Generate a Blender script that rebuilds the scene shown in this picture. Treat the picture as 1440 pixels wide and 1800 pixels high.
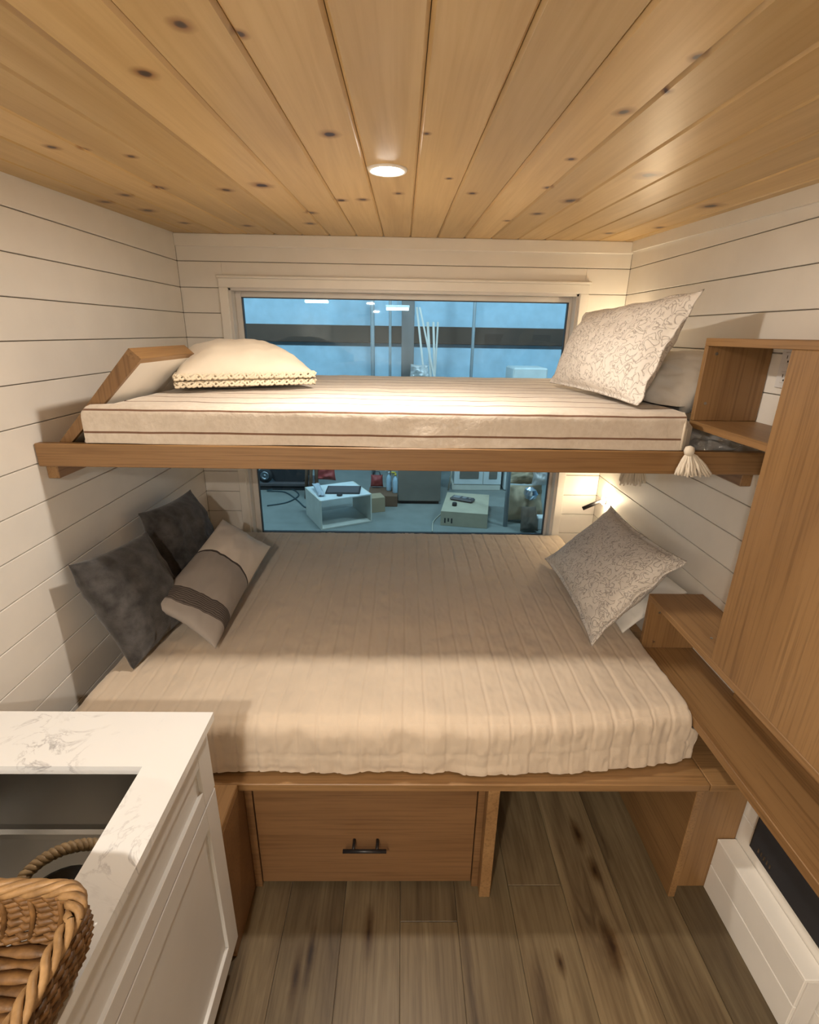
import bpy, bmesh, math, random
from mathutils import Vector, Matrix, noise as mnoise
for o in list(bpy.data.objects): bpy.data.objects.remove(o)
SC = bpy.context.scene
COL = SC.collection
RND = random.Random(7)

# ------------------------------------------------------------------ camera
CAM = Vector((1.0762452, -2.63873102, 1.76868054))
CR = Vector((0.99981312, -0.01145291, 0.01557414))
CU = Vector((-0.01077798, 0.33855874, 0.94088353))
CF = Vector((0.01604862, 0.94087555, -0.33837203))
FPX = 877.35
cd = bpy.data.cameras.new('camera'); co = bpy.data.objects.new('camera', cd); COL.objects.link(co)
m = Matrix((CR, CU, -CF)).transposed().to_4x4(); m.translation = CAM
co.matrix_world = m
cd.sensor_fit = 'HORIZONTAL'; cd.sensor_width = 36; cd.lens = FPX / 1440 * 36; cd.clip_start = 0.02; cd.clip_end = 100
SC.camera = co
def ray(q): return CF + CR * ((q[0] - 720) / FPX) - CU * ((q[1] - 900) / FPX)
def atX(q, x): d = ray(q); return CAM + d * ((x - CAM.x) / d.x)
def atY(q, y): d = ray(q); return CAM + d * ((y - CAM.y) / d.y)
def atZ(q, z): d = ray(q); return CAM + d * ((z - CAM.z) / d.z)

# ------------------------------------------------------------------ world and exposure
SC.view_settings.view_transform = 'Standard'; SC.view_settings.look = 'None'
SC.view_settings.exposure = 0.0; SC.view_settings.gamma = 1.0
SC.view_settings.use_curve_mapping = False
w = bpy.data.worlds.new('world'); SC.world = w; w.use_nodes = True
w.node_tree.nodes['Background'].inputs[0].default_value = (0.55, 0.75, 0.9, 1)
w.node_tree.nodes['Background'].inputs[1].default_value = 0.05
WARM = (1.0, 0.905, 0.79)
COOL = (0.66, 0.87, 1.0)
PUCK_POWER = 12.8
GARAGE_POWER = 120.0

# ------------------------------------------------------------------ room constants
XL, XR, YB, YF = -0.0215, 2.1848, 0.0528, -5.4
def ceil_z(y): return 2.1968 + 0.0329 * (y - YB)
def atCeil(q):
    d = ray(q); n = Vector((0, -0.0329, 1)); p0 = Vector((0, YB, 2.1968))
    return CAM + d * ((p0 - CAM).dot(n) / d.dot(n))
def shz(i): return 2.0777 - 0.11647 * i

# ------------------------------------------------------------------ helpers
def link(o, parent=None):
    COL.objects.link(o)
    if parent is not None: o.parent = parent
    return o
def wloc(o):
    v = Vector(o.location)
    while o.parent is not None: o = o.parent; v = v + Vector(o.location)
    return v
def tag(o, label=None, cat=None, group=None, kind=None):
    if label: o['label'] = label
    if cat: o['category'] = cat
    if group: o['group'] = group
    if kind: o['kind'] = kind
    return o
def thing(name, label, cat, loc=(0, 0, 0), group=None, kind=None):
    o = bpy.data.objects.new(name, None); o.location = loc; o.empty_display_size = .05
    COL.objects.link(o); return tag(o, label, cat, group, kind)
def mk(name, verts, faces, mat, parent=None, smooth=False, origin=None, uvs=None):
    """verts in world coordinates; origin defaults to the bounding-box centre"""
    vs = [Vector(v) for v in verts]
    if origin is None:
        lo = Vector((min(v.x for v in vs), min(v.y for v in vs), min(v.z for v in vs)))
        hi = Vector((max(v.x for v in vs), max(v.y for v in vs), max(v.z for v in vs)))
        origin = (lo + hi) / 2
    origin = Vector(origin)
    me = bpy.data.meshes.new(name)
    me.from_pydata([tuple(v - origin) for v in vs], [], faces)
    if smooth: me.polygons.foreach_set('use_smooth', [True] * len(me.polygons))
    if uvs:
        ul = me.uv_layers.new(name='UVMap')
        for l in me.loops: ul.data[l.index].uv = uvs[l.vertex_index]
    me.materials.append(mat); me.update()
    o = bpy.data.objects.new(name, me)
    link(o, parent)
    o.location = origin - (wloc(parent) if parent is not None else Vector())
    return o
def boxmesh(sx, sy, sz, bev, name='box'):
    bm = bmesh.new(); bmesh.ops.create_cube(bm, size=1)
    bmesh.ops.scale(bm, vec=(sx, sy, sz), verts=bm.verts)
    if bev > 0:
        bmesh.ops.bevel(bm, geom=list(bm.edges), offset=min(bev, .45 * min(sx, sy, sz)), segments=1, affect='EDGES', clamp_overlap=True)
    me = bpy.data.meshes.new(name); bm.to_mesh(me); bm.free(); return me
def box(name, x, y, z, mat, parent=None, bev=.0015, rot=None):
    me = boxmesh(x[1] - x[0], y[1] - y[0], z[1] - z[0], bev, name); me.materials.append(mat)
    o = bpy.data.objects.new(name, me); link(o, parent)
    c = Vector(((x[0] + x[1]) / 2, (y[0] + y[1]) / 2, (z[0] + z[1]) / 2))
    o.location = c - (wloc(parent) if parent is not None else Vector())
    if rot: o.rotation_euler = rot
    return o
class MB:
    """collects shapes for one mesh"""
    def __init__(s): s.v = []; s.f = []
    def add(s, v, f): n = len(s.v); s.v += [Vector(a) for a in v]; s.f += [tuple(i + n for i in q) for q in f]
    def box(s, x, y, z):
        s.add([(a, b, c) for a in x for b in y for c in z], [(0, 1, 3, 2), (4, 6, 7, 5), (0, 4, 5, 1), (2, 3, 7, 6), (0, 2, 6, 4), (1, 5, 7, 3)])
    def tube(s, pts, r, n=8, cap=True):
        pts = [Vector(a) for a in pts]; rr = r if isinstance(r, (list, tuple)) else [r] * len(pts)
        V = []; F = []; prev = None
        for i, a in enumerate(pts):
            t = (pts[min(i + 1, len(pts) - 1)] - pts[max(i - 1, 0)])
            if t.length < 1e-9: t = Vector((0, 0, 1))
            t.normalize()
            if prev is None:
                prev = t.orthogonal().normalized()
            prev = (prev - t * prev.dot(t))
            prev = prev.normalized() if prev.length > 1e-6 else t.orthogonal().normalized()
            b = t.cross(prev)
            for k in range(n):
                an = 2 * math.pi * k / n
                V.append(a + (prev * math.cos(an) + b * math.sin(an)) * rr[i])
        for i in range(len(pts) - 1):
            for k in range(n):
                F.append((i * n + k, i * n + (k + 1) % n, (i + 1) * n + (k + 1) % n, (i + 1) * n + k))
        if cap:
            F.append(tuple(range(n - 1, -1, -1))); F.append(tuple((len(pts) - 1) * n + k for k in range(n)))
        s.add(V, F)
    def lathe(s, c, prof, n=24, axis='z'):
        V = []; F = []; c = Vector(c)
        for r_, h in prof:
            for k in range(n):
                a = 2 * math.pi * k / n
                p = (r_ * math.cos(a), r_ * math.sin(a), h)
                if axis == 'x': p = (p[2], p[0], p[1])
                if axis == 'y': p = (p[1], p[2], p[0])
                V.append(c + Vector(p))
        for i in range(len(prof) - 1):
            for k in range(n):
                F.append((i * n + k, i * n + (k + 1) % n, (i + 1) * n + (k + 1) % n, (i + 1) * n + k))
        F.append(tuple(range(n - 1, -1, -1))); F.append(tuple((len(prof) - 1) * n + k for k in range(n)))
        s.add(V, F)
    def prism(s, poly, d):
        n = len(poly); d = Vector(d); a = [Vector(q) for q in poly]
        s.add(a + [q + d for q in a], [tuple(range(n - 1, -1, -1)), tuple(range(n, 2 * n))] + [(i, (i + 1) % n, n + (i + 1) % n, n + i) for i in range(n)])
    def build(s, name, mat, parent=None, smooth=False, origin=None):
        return mk(name, s.v, s.f, mat, parent, smooth, origin)
def fixn(o):
    bm = bmesh.new(); bm.from_mesh(o.data); bmesh.ops.recalc_face_normals(bm, faces=bm.faces); bm.to_mesh(o.data); bm.free(); return o
def nz(x, y, z=0.0): return mnoise.noise(Vector((x, y, z)))

# ------------------------------------------------------------------ materials
def mat0(name, col, rough=.6, metal=0, spec=.5):
    m = bpy.data.materials.new(name); m.use_nodes = True
    b = m.node_tree.nodes['Principled BSDF']
    b.inputs['Base Color'].default_value = (*col, 1); b.inputs['Roughness'].default_value = rough
    b.inputs['Metallic'].default_value = metal; b.inputs['Specular IOR Level'].default_value = spec
    return m, m.node_tree, b
def nd(t, kind, **kw):
    n = t.nodes.new(kind)
    for k, v in kw.items():
        if k in ('ops',): continue
        setattr(n, k, v)
    return n
def setin(n, **kw):
    for k, v in kw.items(): n.inputs[k].default_value = v
    return n
def ramp(t, stops, interp='LINEAR'):
    n = t.nodes.new('ShaderNodeValToRGB'); e = n.color_ramp.elements; n.color_ramp.interpolation = interp
    while len(e) < len(stops): e.new(.5)
    for q, (p, c) in zip(e, stops): q.position = p; q.color = (*c, 1) if len(c) == 3 else c
    return n
def bump(t, b, src, strength=.3, dist=.002):
    n = t.nodes.new('ShaderNodeBump'); n.inputs['Strength'].default_value = strength; n.inputs['Distance'].default_value = dist
    t.links.new(src, n.inputs['Height']); t.links.new(n.outputs[0], b.inputs['Normal']); return n
def coords(t, scale=(1, 1, 1), rand=True, out='Object'):
    tc = nd(t, 'ShaderNodeTexCoord'); src = tc.outputs[out]
    if rand:
        oi = nd(t, 'ShaderNodeObjectInfo'); mu = nd(t, 'ShaderNodeVectorMath', operation='MULTIPLY_ADD')
        t.links.new(oi.outputs['Random'], mu.inputs[0]); mu.inputs[1].default_value = (7.3, 11.7, 5.1)
        t.links.new(src, mu.inputs[2]); src = mu.outputs[0]
    mp = nd(t, 'ShaderNodeMapping'); mp.inputs['Scale'].default_value = scale; t.links.new(src, mp.inputs['Vector'])
    return mp.outputs[0]
def noise_t(t, vec, scale=5, detail=4, rough=.55, dist=0):
    n = nd(t, 'ShaderNodeTexNoise'); n.inputs['Scale'].default_value = scale; n.inputs['Detail'].default_value = detail
    n.inputs['Roughness'].default_value = rough; n.inputs['Distortion'].default_value = dist
    t.links.new(vec, n.inputs['Vector']); return n
def mixc(t, a, b, fac, blend='MIX'):
    n = nd(t, 'ShaderNodeMix', data_type='RGBA', blend_type=blend)
    for sock, v in ((6, a), (7, b), (0, fac)):
        if hasattr(v, 'links'): t.links.new(v, n.inputs[sock])
        else: n.inputs[sock].default_value = v if sock == 0 else (*v, 1)
    return n.outputs[2]
def wood(name, axis, dark, mid, light, rough=.45, fine=130, coarse=8, tonevar=.0):
    """straight-grained wood; axis = grain direction"""
    m, t, b = mat0(name, mid, rough)
    s = [fine, fine, fine]; s['xyz'.index(axis)] = fine / 45
    c = [coarse, coarse, coarse]; c['xyz'.index(axis)] = coarse / 12
    v1 = coords(t, tuple(s)); v2 = coords(t, tuple(c))
    n1 = noise_t(t, v1, 1, 3, .6); n2 = noise_t(t, v2, 1, 3, .55, .6)
    r1 = ramp(t, [(.28, dark), (.5, mid), (.72, light)]); t.links.new(n2.outputs[0], r1.inputs[0])
    r2 = ramp(t, [(.34, (.64, .60, .56)), (.52, (1, 1, 1)), (.8, (1.0, 1.0, 1.0))]); t.links.new(n1.outputs[0], r2.inputs[0])
    cc = mixc(t, r1.outputs[0], r2.outputs[0], .75, 'MULTIPLY')
    if tonevar:
        oi = nd(t, 'ShaderNodeObjectInfo'); hs = nd(t, 'ShaderNodeHueSaturation')
        mr = nd(t, 'ShaderNodeMapRange'); mr.inputs[3].default_value = 1 - tonevar; mr.inputs[4].default_value = 1 + tonevar
        t.links.new(oi.outputs['Random'], mr.inputs[0]); t.links.new(mr.outputs[0], hs.inputs['Value']); t.links.new(cc, hs.inputs['Color']); cc = hs.outputs[0]
    t.links.new(cc, b.inputs['Base Color']); bump(t, b, n1.outputs[0], .12, .001)
    return m
OAK = dict(dark=(.225, .120, .046), mid=(.275, .151, .060), light=(.32, .182, .075))
M = {}
for ax in 'xyz': M['oak_' + ax] = wood('oak_' + ax, ax, **OAK)
M['oak_dark'] = wood('oak_underbed_shaded', 'x', (.165, .082, .032), (.19, .097, .039), (.22, .115, .048))  # same oak with the under-bed shade put into its colour
def paint(name, col, rough=.5, var=.03):
    m, t, b = mat0(name, col, rough, spec=.35)
    n = noise_t(t, coords(t, (6, 6, 6)), 1, 4)
    r = ramp(t, [(.3, tuple(c * (1 - var) for c in col)), (.7, tuple(min(1, c * (1 + var)) for c in col))]); t.links.new(n.outputs[0], r.inputs[0])
    t.links.new(r.outputs[0], b.inputs['Base Color'])
    f = noise_t(t, coords(t, (180, 180, 180)), 1, 2); bump(t, b, f.outputs[0], .08, .0006); return m
M['white_wall'] = paint('painted_shiplap', (.82, .78, .715), .5)
M['white_trim'] = paint('painted_trim', (.84, .80, .73), .42)
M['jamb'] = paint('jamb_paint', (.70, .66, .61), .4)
M['gap'] = mat0('joint_shadow_backing', (.22, .19, .16), .9)[0]
M['cabinet_white'] = paint('cabinet_paint', (.66, .65, .63), .38)
M['vinyl'] = mat0('dark_gasket', (.05, .05, .055), .5)[0]
M['black'] = mat0('matte_black_metal', (.012, .011, .012), .42)[0]
M['chrome'] = mat0('steel_screw', (.45, .42, .38), .35, 1)[0]

def pine():
    m, t, b = mat0('knotty_pine', (.6, .4, .2), .38, spec=.4)
    v1 = coords(t, (110, 3, 110)); v2 = coords(t, (14, .9, 14))
    n1 = noise_t(t, v1, 1, 3, .6); n2 = noise_t(t, v2, 1, 3, .55, 1.2)
    r1 = ramp(t, [(.25, (.52, .335, .130)), (.5, (.60, .405, .170)), (.75, (.67, .47, .215))]); t.links.new(n2.outputs[0], r1.inputs[0])
    r2 = ramp(t, [(.30, (.88, .84, .78)), (.55, (1, 1, 1)), (.9, (1, 1, 1))]); t.links.new(n1.outputs[0], r2.inputs[0])
    cc = mixc(t, r1.outputs[0], r2.outputs[0], .6, 'MULTIPLY')
    oi = nd(t, 'ShaderNodeObjectInfo'); hs = nd(t, 'ShaderNodeHueSaturation')
    mr = nd(t, 'ShaderNodeMapRange'); mr.inputs[3].default_value = .86; mr.inputs[4].default_value = 1.10
    t.links.new(oi.outputs['Random'], mr.inputs[0]); t.links.new(mr.outputs[0], hs.inputs['Value']); t.links.new(cc, hs.inputs['Color']); cc = hs.outputs[0]
    # knots at the places seen in the photograph (world position of the fixed ceiling)
    K = [(319, 44, 15), (255, 130, 14), (579, 236, 12), (92, 259, 9), (148, 262, 7), (230, 275, 8), (281, 330, 9), (220, 343, 9), (260, 370, 10),
         (460, 326, 13), (397, 334, 9), (600, 352, 8), (638, 351, 8), (547, 374, 8), (545, 393, 8), (325, 392, 7), (750, 235, 6), (1227, 100, 11), (1097, 197, 12),
         (1172, 162, 8), (1004, 280, 7), (790, 314, 5), (830, 340, 7), (963, 330, 7), (1140, 308, 16), (1003, 353, 12), (945, 376, 9), (892, 388, 6),
         (1160, 400, 8), (1250, 362, 14), (1070, 410, 8), (700, 340, 7), (435, 397, 8), (422, 60, 10), (185, 355, 9)]
    geo = nd(t, 'ShaderNodeNewGeometry'); acc = None; acc2 = None
    wob = noise_t(t, geo.outputs['Position'], 30, 2); 
    for x, y, r_ in K:
        p = atCeil((x, y)); q = atCeil((x + r_, y)); rad = max(.006, (q - p).length * 1.0)
        mp = nd(t, 'ShaderNodeVectorMath', operation='SUBTRACT'); t.links.new(geo.outputs['Position'], mp.inputs[0]); mp.inputs[1].default_value = p
        sc = nd(t, 'ShaderNodeVectorMath', operation='MULTIPLY'); t.links.new(mp.outputs[0], sc.inputs[0]); sc.inputs[1].default_value = (1 / rad, .85 / rad, 0)
        ln = nd(t, 'ShaderNodeVectorMath', operation='LENGTH'); t.links.new(sc.outputs[0], ln.inputs[0])
        if acc is None: acc = ln.outputs['Value']
        else:
            mn = nd(t, 'ShaderNodeMath', operation='MINIMUM'); t.links.new(acc, mn.inputs[0]); t.links.new(ln.outputs['Value'], mn.inputs[1]); acc = mn.outputs[0]
    ad = nd(t, 'ShaderNodeMath', operation='MULTIPLY_ADD'); t.links.new(wob.outputs[0], ad.inputs[0]); ad.inputs[1].default_value = .9; t.links.new(acc, ad.inputs[2])
    kr = ramp(t, [(.20, (.055, .030, .018)), (.27, (.13, .065, .030)), (.34, (.55, .42, .30)), (.62, (1, 1, 1))])
    dv = nd(t, 'ShaderNodeMath', operation='MULTIPLY'); t.links.new(ad.outputs[0], dv.inputs[0]); dv.inputs[1].default_value = .26
    t.links.new(dv.outputs[0], kr.inputs[0])
    cc = mixc(t, cc, kr.outputs[0], 1.0, 'MULTIPLY')
    t.links.new(cc, b.inputs['Base Color']); bump(t, b, n1.outputs[0], .08, .0008)
    return m
M['pine'] = pine()
def floormat():
    m, t, b = mat0('vinyl_plank', (.3, .22, .13), .42, spec=.4)
    v1 = coords(t, (120, 4, 120)); v2 = coords(t, (13, 1.3, 13))
    n1 = noise_t(t, v1, 1, 4, .6); n2 = noise_t(t, v2, 1, 4, .6, .9)
    r1 = ramp(t, [(.28, (.080, .052, .027)), (.42, (.150, .106, .057)), (.58, (.205, .151, .083)), (.76, (.275, .212, .122))]); t.links.new(n2.outputs[0], r1.inputs[0])
    r2 = ramp(t, [(.33, (.66, .62, .58)), (.55, (1, 1, 1)), (.9, (1, 1, 1))]); t.links.new(n1.outputs[0], r2.inputs[0])
    cc = mixc(t, r1.outputs[0], r2.outputs[0], .7, 'MULTIPLY')
    oi = nd(t, 'ShaderNodeObjectInfo'); hs = nd(t, 'ShaderNodeHueSaturation')
    mr = nd(t, 'ShaderNodeMapRange'); mr.inputs[3].default_value = .62; mr.inputs[4].default_value = 1.28
    t.links.new(oi.outputs['Random'], mr.inputs[0]); t.links.new(mr.outputs[0], hs.inputs['Value']); t.links.new(cc, hs.inputs['Color']); cc = hs.outputs[0]
    geo = nd(t, 'ShaderNodeNewGeometry'); acc = None
    wob = noise_t(t, geo.outputs['Position'], 22, 3)
    for q, rx, ry in (((1078, 1665), .018, .05), ((985, 1692), .008, .02), ((1045, 1530), .012, .03), ((1015, 1465), .012, .04), ((520, 1715), .010, .05), ((545, 1680), .008, .05), ((648, 1640), .010, .05)):
        p = atZ(q, 0)
        mp = nd(t, 'ShaderNodeVectorMath', operation='SUBTRACT'); t.links.new(geo.outputs['Position'], mp.inputs[0]); mp.inputs[1].default_value = p
        sc = nd(t, 'ShaderNodeVectorMath', operation='MULTIPLY'); t.links.new(mp.outputs[0], sc.inputs[0]); sc.inputs[1].default_value = (1 / rx, 1 / ry, 0)
        ln = nd(t, 'ShaderNodeVectorMath', operation='LENGTH'); t.links.new(sc.outputs[0], ln.inputs[0])
        if acc is None: acc = ln.outputs['Value']
        else:
            mn = nd(t, 'ShaderNodeMath', operation='MINIMUM'); t.links.new(acc, mn.inputs[0]); t.links.new(ln.outputs['Value'], mn.inputs[1]); acc = mn.outputs[0]
    ad = nd(t, 'ShaderNodeMath', operation='MULTIPLY_ADD'); t.links.new(wob.outputs[0], ad.inputs[0]); ad.inputs[1].default_value = 1.2; t.links.new(acc, ad.inputs[2])
    dv = nd(t, 'ShaderNodeMath', operation='MULTIPLY'); t.links.new(ad.outputs[0], dv.inputs[0]); dv.inputs[1].default_value = .22
    kr = ramp(t, [(.18, (.16, .11, .08)), (.30, (.45, .36, .28)), (.6, (1, 1, 1))]); t.links.new(dv.outputs[0], kr.inputs[0])
    cc = mixc(t, cc, kr.outputs[0], 1.0, 'MULTIPLY')
    t.links.new(cc, b.inputs['Base Color']); bump(t, b, n1.outputs[0], .15, .0008); return m
M['floor'] = floormat()
def fabric(name, col, var=.08, weave=420, rough=.9, bumpd=.0012, sheen=.2, big=5):
    m, t, b = mat0(name, col, rough, spec=.15)
    n = noise_t(t, coords(t, (big, big, big)), 1, 5)
    r = ramp(t, [(.3, tuple(c * (1 - var) for c in col)), (.7, tuple(min(1, c * (1 + var)) for c in col))]); t.links.new(n.outputs[0], r.inputs[0])
    t.links.new(r.outputs[0], b.inputs['Base Color'])
    f = noise_t(t, coords(t, (weave,) * 3), 1, 2); bump(t, b, f.outputs[0], .5, bumpd)
    b.inputs['Sheen Weight'].default_value = sheen; b.inputs['Sheen Roughness'].default_value = .5; return m
M['quilt'] = fabric('oat_cotton_quilt', (.63, .52, .40), .05, 500)
M['sheet'] = fabric('white_sheet', (.74, .71, .66), .03, 500)
M['cream'] = fabric('cream_satin', (.74, .65, .52), .04, 500, .7)
M['trimyarn'] = fabric('cream_yarn', (.72, .62, .46), .12, 300)
M['tassel'] = fabric('cream_tassel', (.74, .66, .54), .08, 300)
M['greyfur'] = fabric('charcoal_plush', (.062, .058, .056), .5, 260, .95, .003, .25, 22)
M['linen'] = fabric('linen', (.58, .51, .43), .05, 500)
M['mattress'] = fabric('mattress_ticking', (.52, .46, .36), .05, 300)
def vermicelli(name, base, line, sc=26):
    m, t, b = mat0(name, base, .9, spec=.15)
    v = coords(t, (1, 1, 1)); n = noise_t(t, v, sc, 1.5, .5, 1.3)
    s = nd(t, 'ShaderNodeMath', operation='SUBTRACT'); t.links.new(n.outputs[0], s.inputs[0]); s.inputs[1].default_value = .5
    a = nd(t, 'ShaderNodeMath', operation='ABSOLUTE'); t.links.new(s.outputs[0], a.inputs[0])
    r = ramp(t, [(.008, line), (.028, base), (1, base)]); t.links.new(a.outputs[0], r.inputs[0])
    t.links.new(r.outputs[0], b.inputs['Base Color'])
    h = ramp(t, [(.0, (0, 0, 0)), (.06, (1, 1, 1))]); t.links.new(a.outputs[0], h.inputs[0]); bump(t, b, h.outputs[0], .6, .003)
    return m
M['vermicelli'] = vermicelli('stitched_sham', (.77, .715, .65), (.46, .41, .37), 32)
def blanket_mat():
    m, t, b = mat0('striped_woven_blanket', (.7, .6, .5), .92, spec=.12)
    uv = nd(t, 'ShaderNodeTexCoord'); sx = nd(t, 'ShaderNodeSeparateXYZ'); t.links.new(uv.outputs['UV'], sx.inputs[0])
    wv = noise_t(t, coords(t, (4, 4, 4)), 1, 2)
    ad = nd(t, 'ShaderNodeMath', operation='MULTIPLY_ADD'); t.links.new(wv.outputs[0], ad.inputs[0]); ad.inputs[1].default_value = .006; t.links.new(sx.outputs['Y'], ad.inputs[2])
    dv = nd(t, 'ShaderNodeMath', operation='DIVIDE'); t.links.new(ad.outputs[0], dv.inputs[0]); dv.inputs[1].default_value = .12
    fr = nd(t, 'ShaderNodeMath', operation='FRACT'); t.links.new(dv.outputs[0], fr.inputs[0])
    r = ramp(t, [(.0, (.74, .66, .565)), (.45, (.74, .66, .565)), (.46, (.23, .13, .085)), (.54, (.23, .13, .085)), (.55, (.74, .66, .565)), (1, (.74, .66, .565))])
    t.links.new(fr.outputs[0], r.inputs[0])
    n = noise_t(t, coords(t, (60, 60, 60)), 1, 4); r2 = ramp(t, [(.3, (.90, .88, .86)), (.7, (1, 1, 1))]); t.links.new(n.outputs[0], r2.inputs[0])
    t.links.new(mixc(t, r.outputs[0], r2.outputs[0], 1.0, 'MULTIPLY'), b.inputs['Base Color'])
    bump(t, b, n.outputs[0], .6, .004); b.inputs['Sheen Weight'].default_value = .2; return m
M['blanket'] = blanket_mat()
def marble():
    m, t, b = mat0('veined_quartz', (.8, .78, .75), .16, spec=.5)
    v = coords(t, (1, 1, 1), False); d = noise_t(t, v, 3, 5, .6)
    n = noise_t(t, v, 6.5, 8, .62, 1.2)
    s = nd(t, 'ShaderNodeMath', operation='SUBTRACT'); t.links.new(n.outputs[0], s.inputs[0]); s.inputs[1].default_value = .5
    a = nd(t, 'ShaderNodeMath', operation='ABSOLUTE'); t.links.new(s.outputs[0], a.inputs[0])
    r = ramp(t, [(0, (.45, .44, .46)), (.007, (.66, .65, .66)), (.022, (1, 1, 1))]); t.links.new(a.outputs[0], r.inputs[0])
    k = ramp(t, [(.49, (0, 0, 0)), (.62, (1, 1, 1))]); t.links.new(d.outputs[0], k.inputs[0])
    base = mixc(t, (.77, .775, .77), r.outputs[0], k.outputs[0], 'MULTIPLY')
    t.links.new(base, b.inputs['Base Color']); return m
M['marble'] = marble()
def steel():
    m, t, b = mat0('brushed_steel', (.33, .32, .30), .36, 1)
    n = noise_t(t, coords(t, (8, 260, 260), False), 1, 2); bump(t, b, n.outputs[0], .05, .0005); return m
M['steel'] = steel()
def wicker(name, a, c):
    m, t, b = mat0(name, a, .5, spec=.4)
    n = noise_t(t, coords(t, (40, 40, 40)), 1, 4); r = ramp(t, [(.3, a), (.7, c)]); t.links.new(n.outputs[0], r.inputs[0]); t.links.new(r.outputs[0], b.inputs['Base Color'])
    f = noise_t(t, coords(t, (300, 300, 300)), 1, 2); bump(t, b, f.outputs[0], .4, .001); return m
M['wicker'] = wicker('wicker_brown', (.07, .032, .010), (.22, .11, .036))
M['wicker_rim'] = wicker('wicker_honey', (.19, .105, .040), (.36, .215, .092))
M['seagrass'] = wicker('seagrass_rope', (.20, .14, .075), (.38, .28, .16))
M['darkbasket'] = wicker('dark_weave', (.012, .012, .011), (.03, .028, .026))
def emit(name, col, s):
    m = bpy.data.materials.new(name); m.use_nodes = True; t = m.node_tree; t.nodes.clear()
    e = nd(t, 'ShaderNodeEmission'); e.inputs[0].default_value = (*col, 1); e.inputs[1].default_value = s
    o = nd(t, 'ShaderNodeOutputMaterial'); t.links.new(e.outputs[0], o.inputs[0]); return m
M['puck_lens'] = emit('led_lens', (1, .9, .78), 45)
M['lamp_led'] = emit('reading_led', (1, .86, .66), 40)
M['tube_led'] = emit('garage_tube', (.8, .93, 1), 9)
def glass():
    m = bpy.data.materials.new('window_glass'); m.use_nodes = True; t = m.node_tree; t.nodes.clear()
    tr = nd(t, 'ShaderNodeBsdfTransparent'); tr.inputs[0].default_value = (.86, .95, .96, 1)
    gl = nd(t, 'ShaderNodeBsdfGlossy'); gl.inputs['Roughness'].default_value = .02; gl.inputs[0].default_value = (.9, .95, 1, 1)
    fr = nd(t, 'ShaderNodeFresnel'); fr.inputs[0].default_value = 1.35
    mx = nd(t, 'ShaderNodeMixShader'); o = nd(t, 'ShaderNodeOutputMaterial')
    t.links.new(fr.outputs[0], mx.inputs[0]); t.links.new(tr.outputs[0], mx.inputs[1]); t.links.new(gl.outputs[0], mx.inputs[2]); t.links.new(mx.outputs[0], o.inputs[0]); return m
M['glass'] = glass()
def plastic():
    m = bpy.data.materials.new('clear_plastic_wrap'); m.use_nodes = True; t = m.node_tree; t.nodes.clear()
    tr = nd(t, 'ShaderNodeBsdfTransparent'); tr.inputs[0].default_value = (.9, .9, .9, 1)
    gl = nd(t, 'ShaderNodeBsdfGlossy'); gl.inputs['Roughness'].default_value = .15; gl.inputs[0].default_value = (.85, .87, .9, 1)
    n = noise_t(t, coords(t, (28, 28, 28)), 1, 4); bp = nd(t, 'ShaderNodeBump'); bp.inputs['Distance'].default_value = .02; t.links.new(n.outputs[0], bp.inputs['Height']); t.links.new(bp.outputs[0], gl.inputs['Normal'])
    df = nd(t, 'ShaderNodeBsdfDiffuse'); df.inputs[0].default_value = (.75, .75, .74, 1); m0 = nd(t, 'ShaderNodeMixShader'); m0.inputs[0].default_value = .45; t.links.new(tr.outputs[0], m0.inputs[1]); t.links.new(df.outputs[0], m0.inputs[2])
    mx = nd(t, 'ShaderNodeMixShader'); mx.inputs[0].default_value = .25; o = nd(t, 'ShaderNodeOutputMaterial')
    t.links.new(m0.outputs[0], mx.inputs[1]); t.links.new(gl.outputs[0], mx.inputs[2]); t.links.new(mx.outputs[0], o.inputs[0]); return m
M['plastic'] = plastic()
def flat(n, c, r=.6, me=0): M[n] = paint(n, c, r, .08) if not me else mat0(n, c, r, me)[0]
flat('concrete', (.21, .235, .225), .7); flat('blue_wall', (.42, .62, .77), .6); flat('beam', (.07, .05, .04), .8); flat('grey_post', (.18, .17, .17), .6)
flat('thin_post', (.30, .36, .40), .4); flat('lumber', (.62, .62, .60), .7); flat('carcass', (.62, .62, .56), .6); flat('cardboard', (.34, .27, .18), .85); flat('cardboard_pale', (.44, .40, .30), .85)
flat('taupe_panel', (.17, .16, .14), .6); flat('red', (.30, .05, .05), .5); flat('rubber', (.03, .03, .034), .7); flat('bottle_blue', (.40, .58, .72), .35); flat('yellow', (.65, .52, .08), .4)
flat('glove', (.42, .48, .55), .7); flat('tan_canvas', (.40, .33, .23), .9); flat('cloth_dark', (.10, .085, .07), .9); flat('foil', (.62, .72, .85), .28, 1); flat('rim_metal', (.28, .32, .36), .4, 1)
flat('meter', (.09, .08, .085), .5); flat('meter_face', (.24, .24, .25), .4); flat('white_door', (.66, .72, .74), .5); flat('cord', (.50, .48, .40), .6); flat('hose', (.04, .07, .085), .5); flat('outlet_white', (.72, .70, .68), .35)
flat('brown_bag', (.14, .08, .05), .8)

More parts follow.
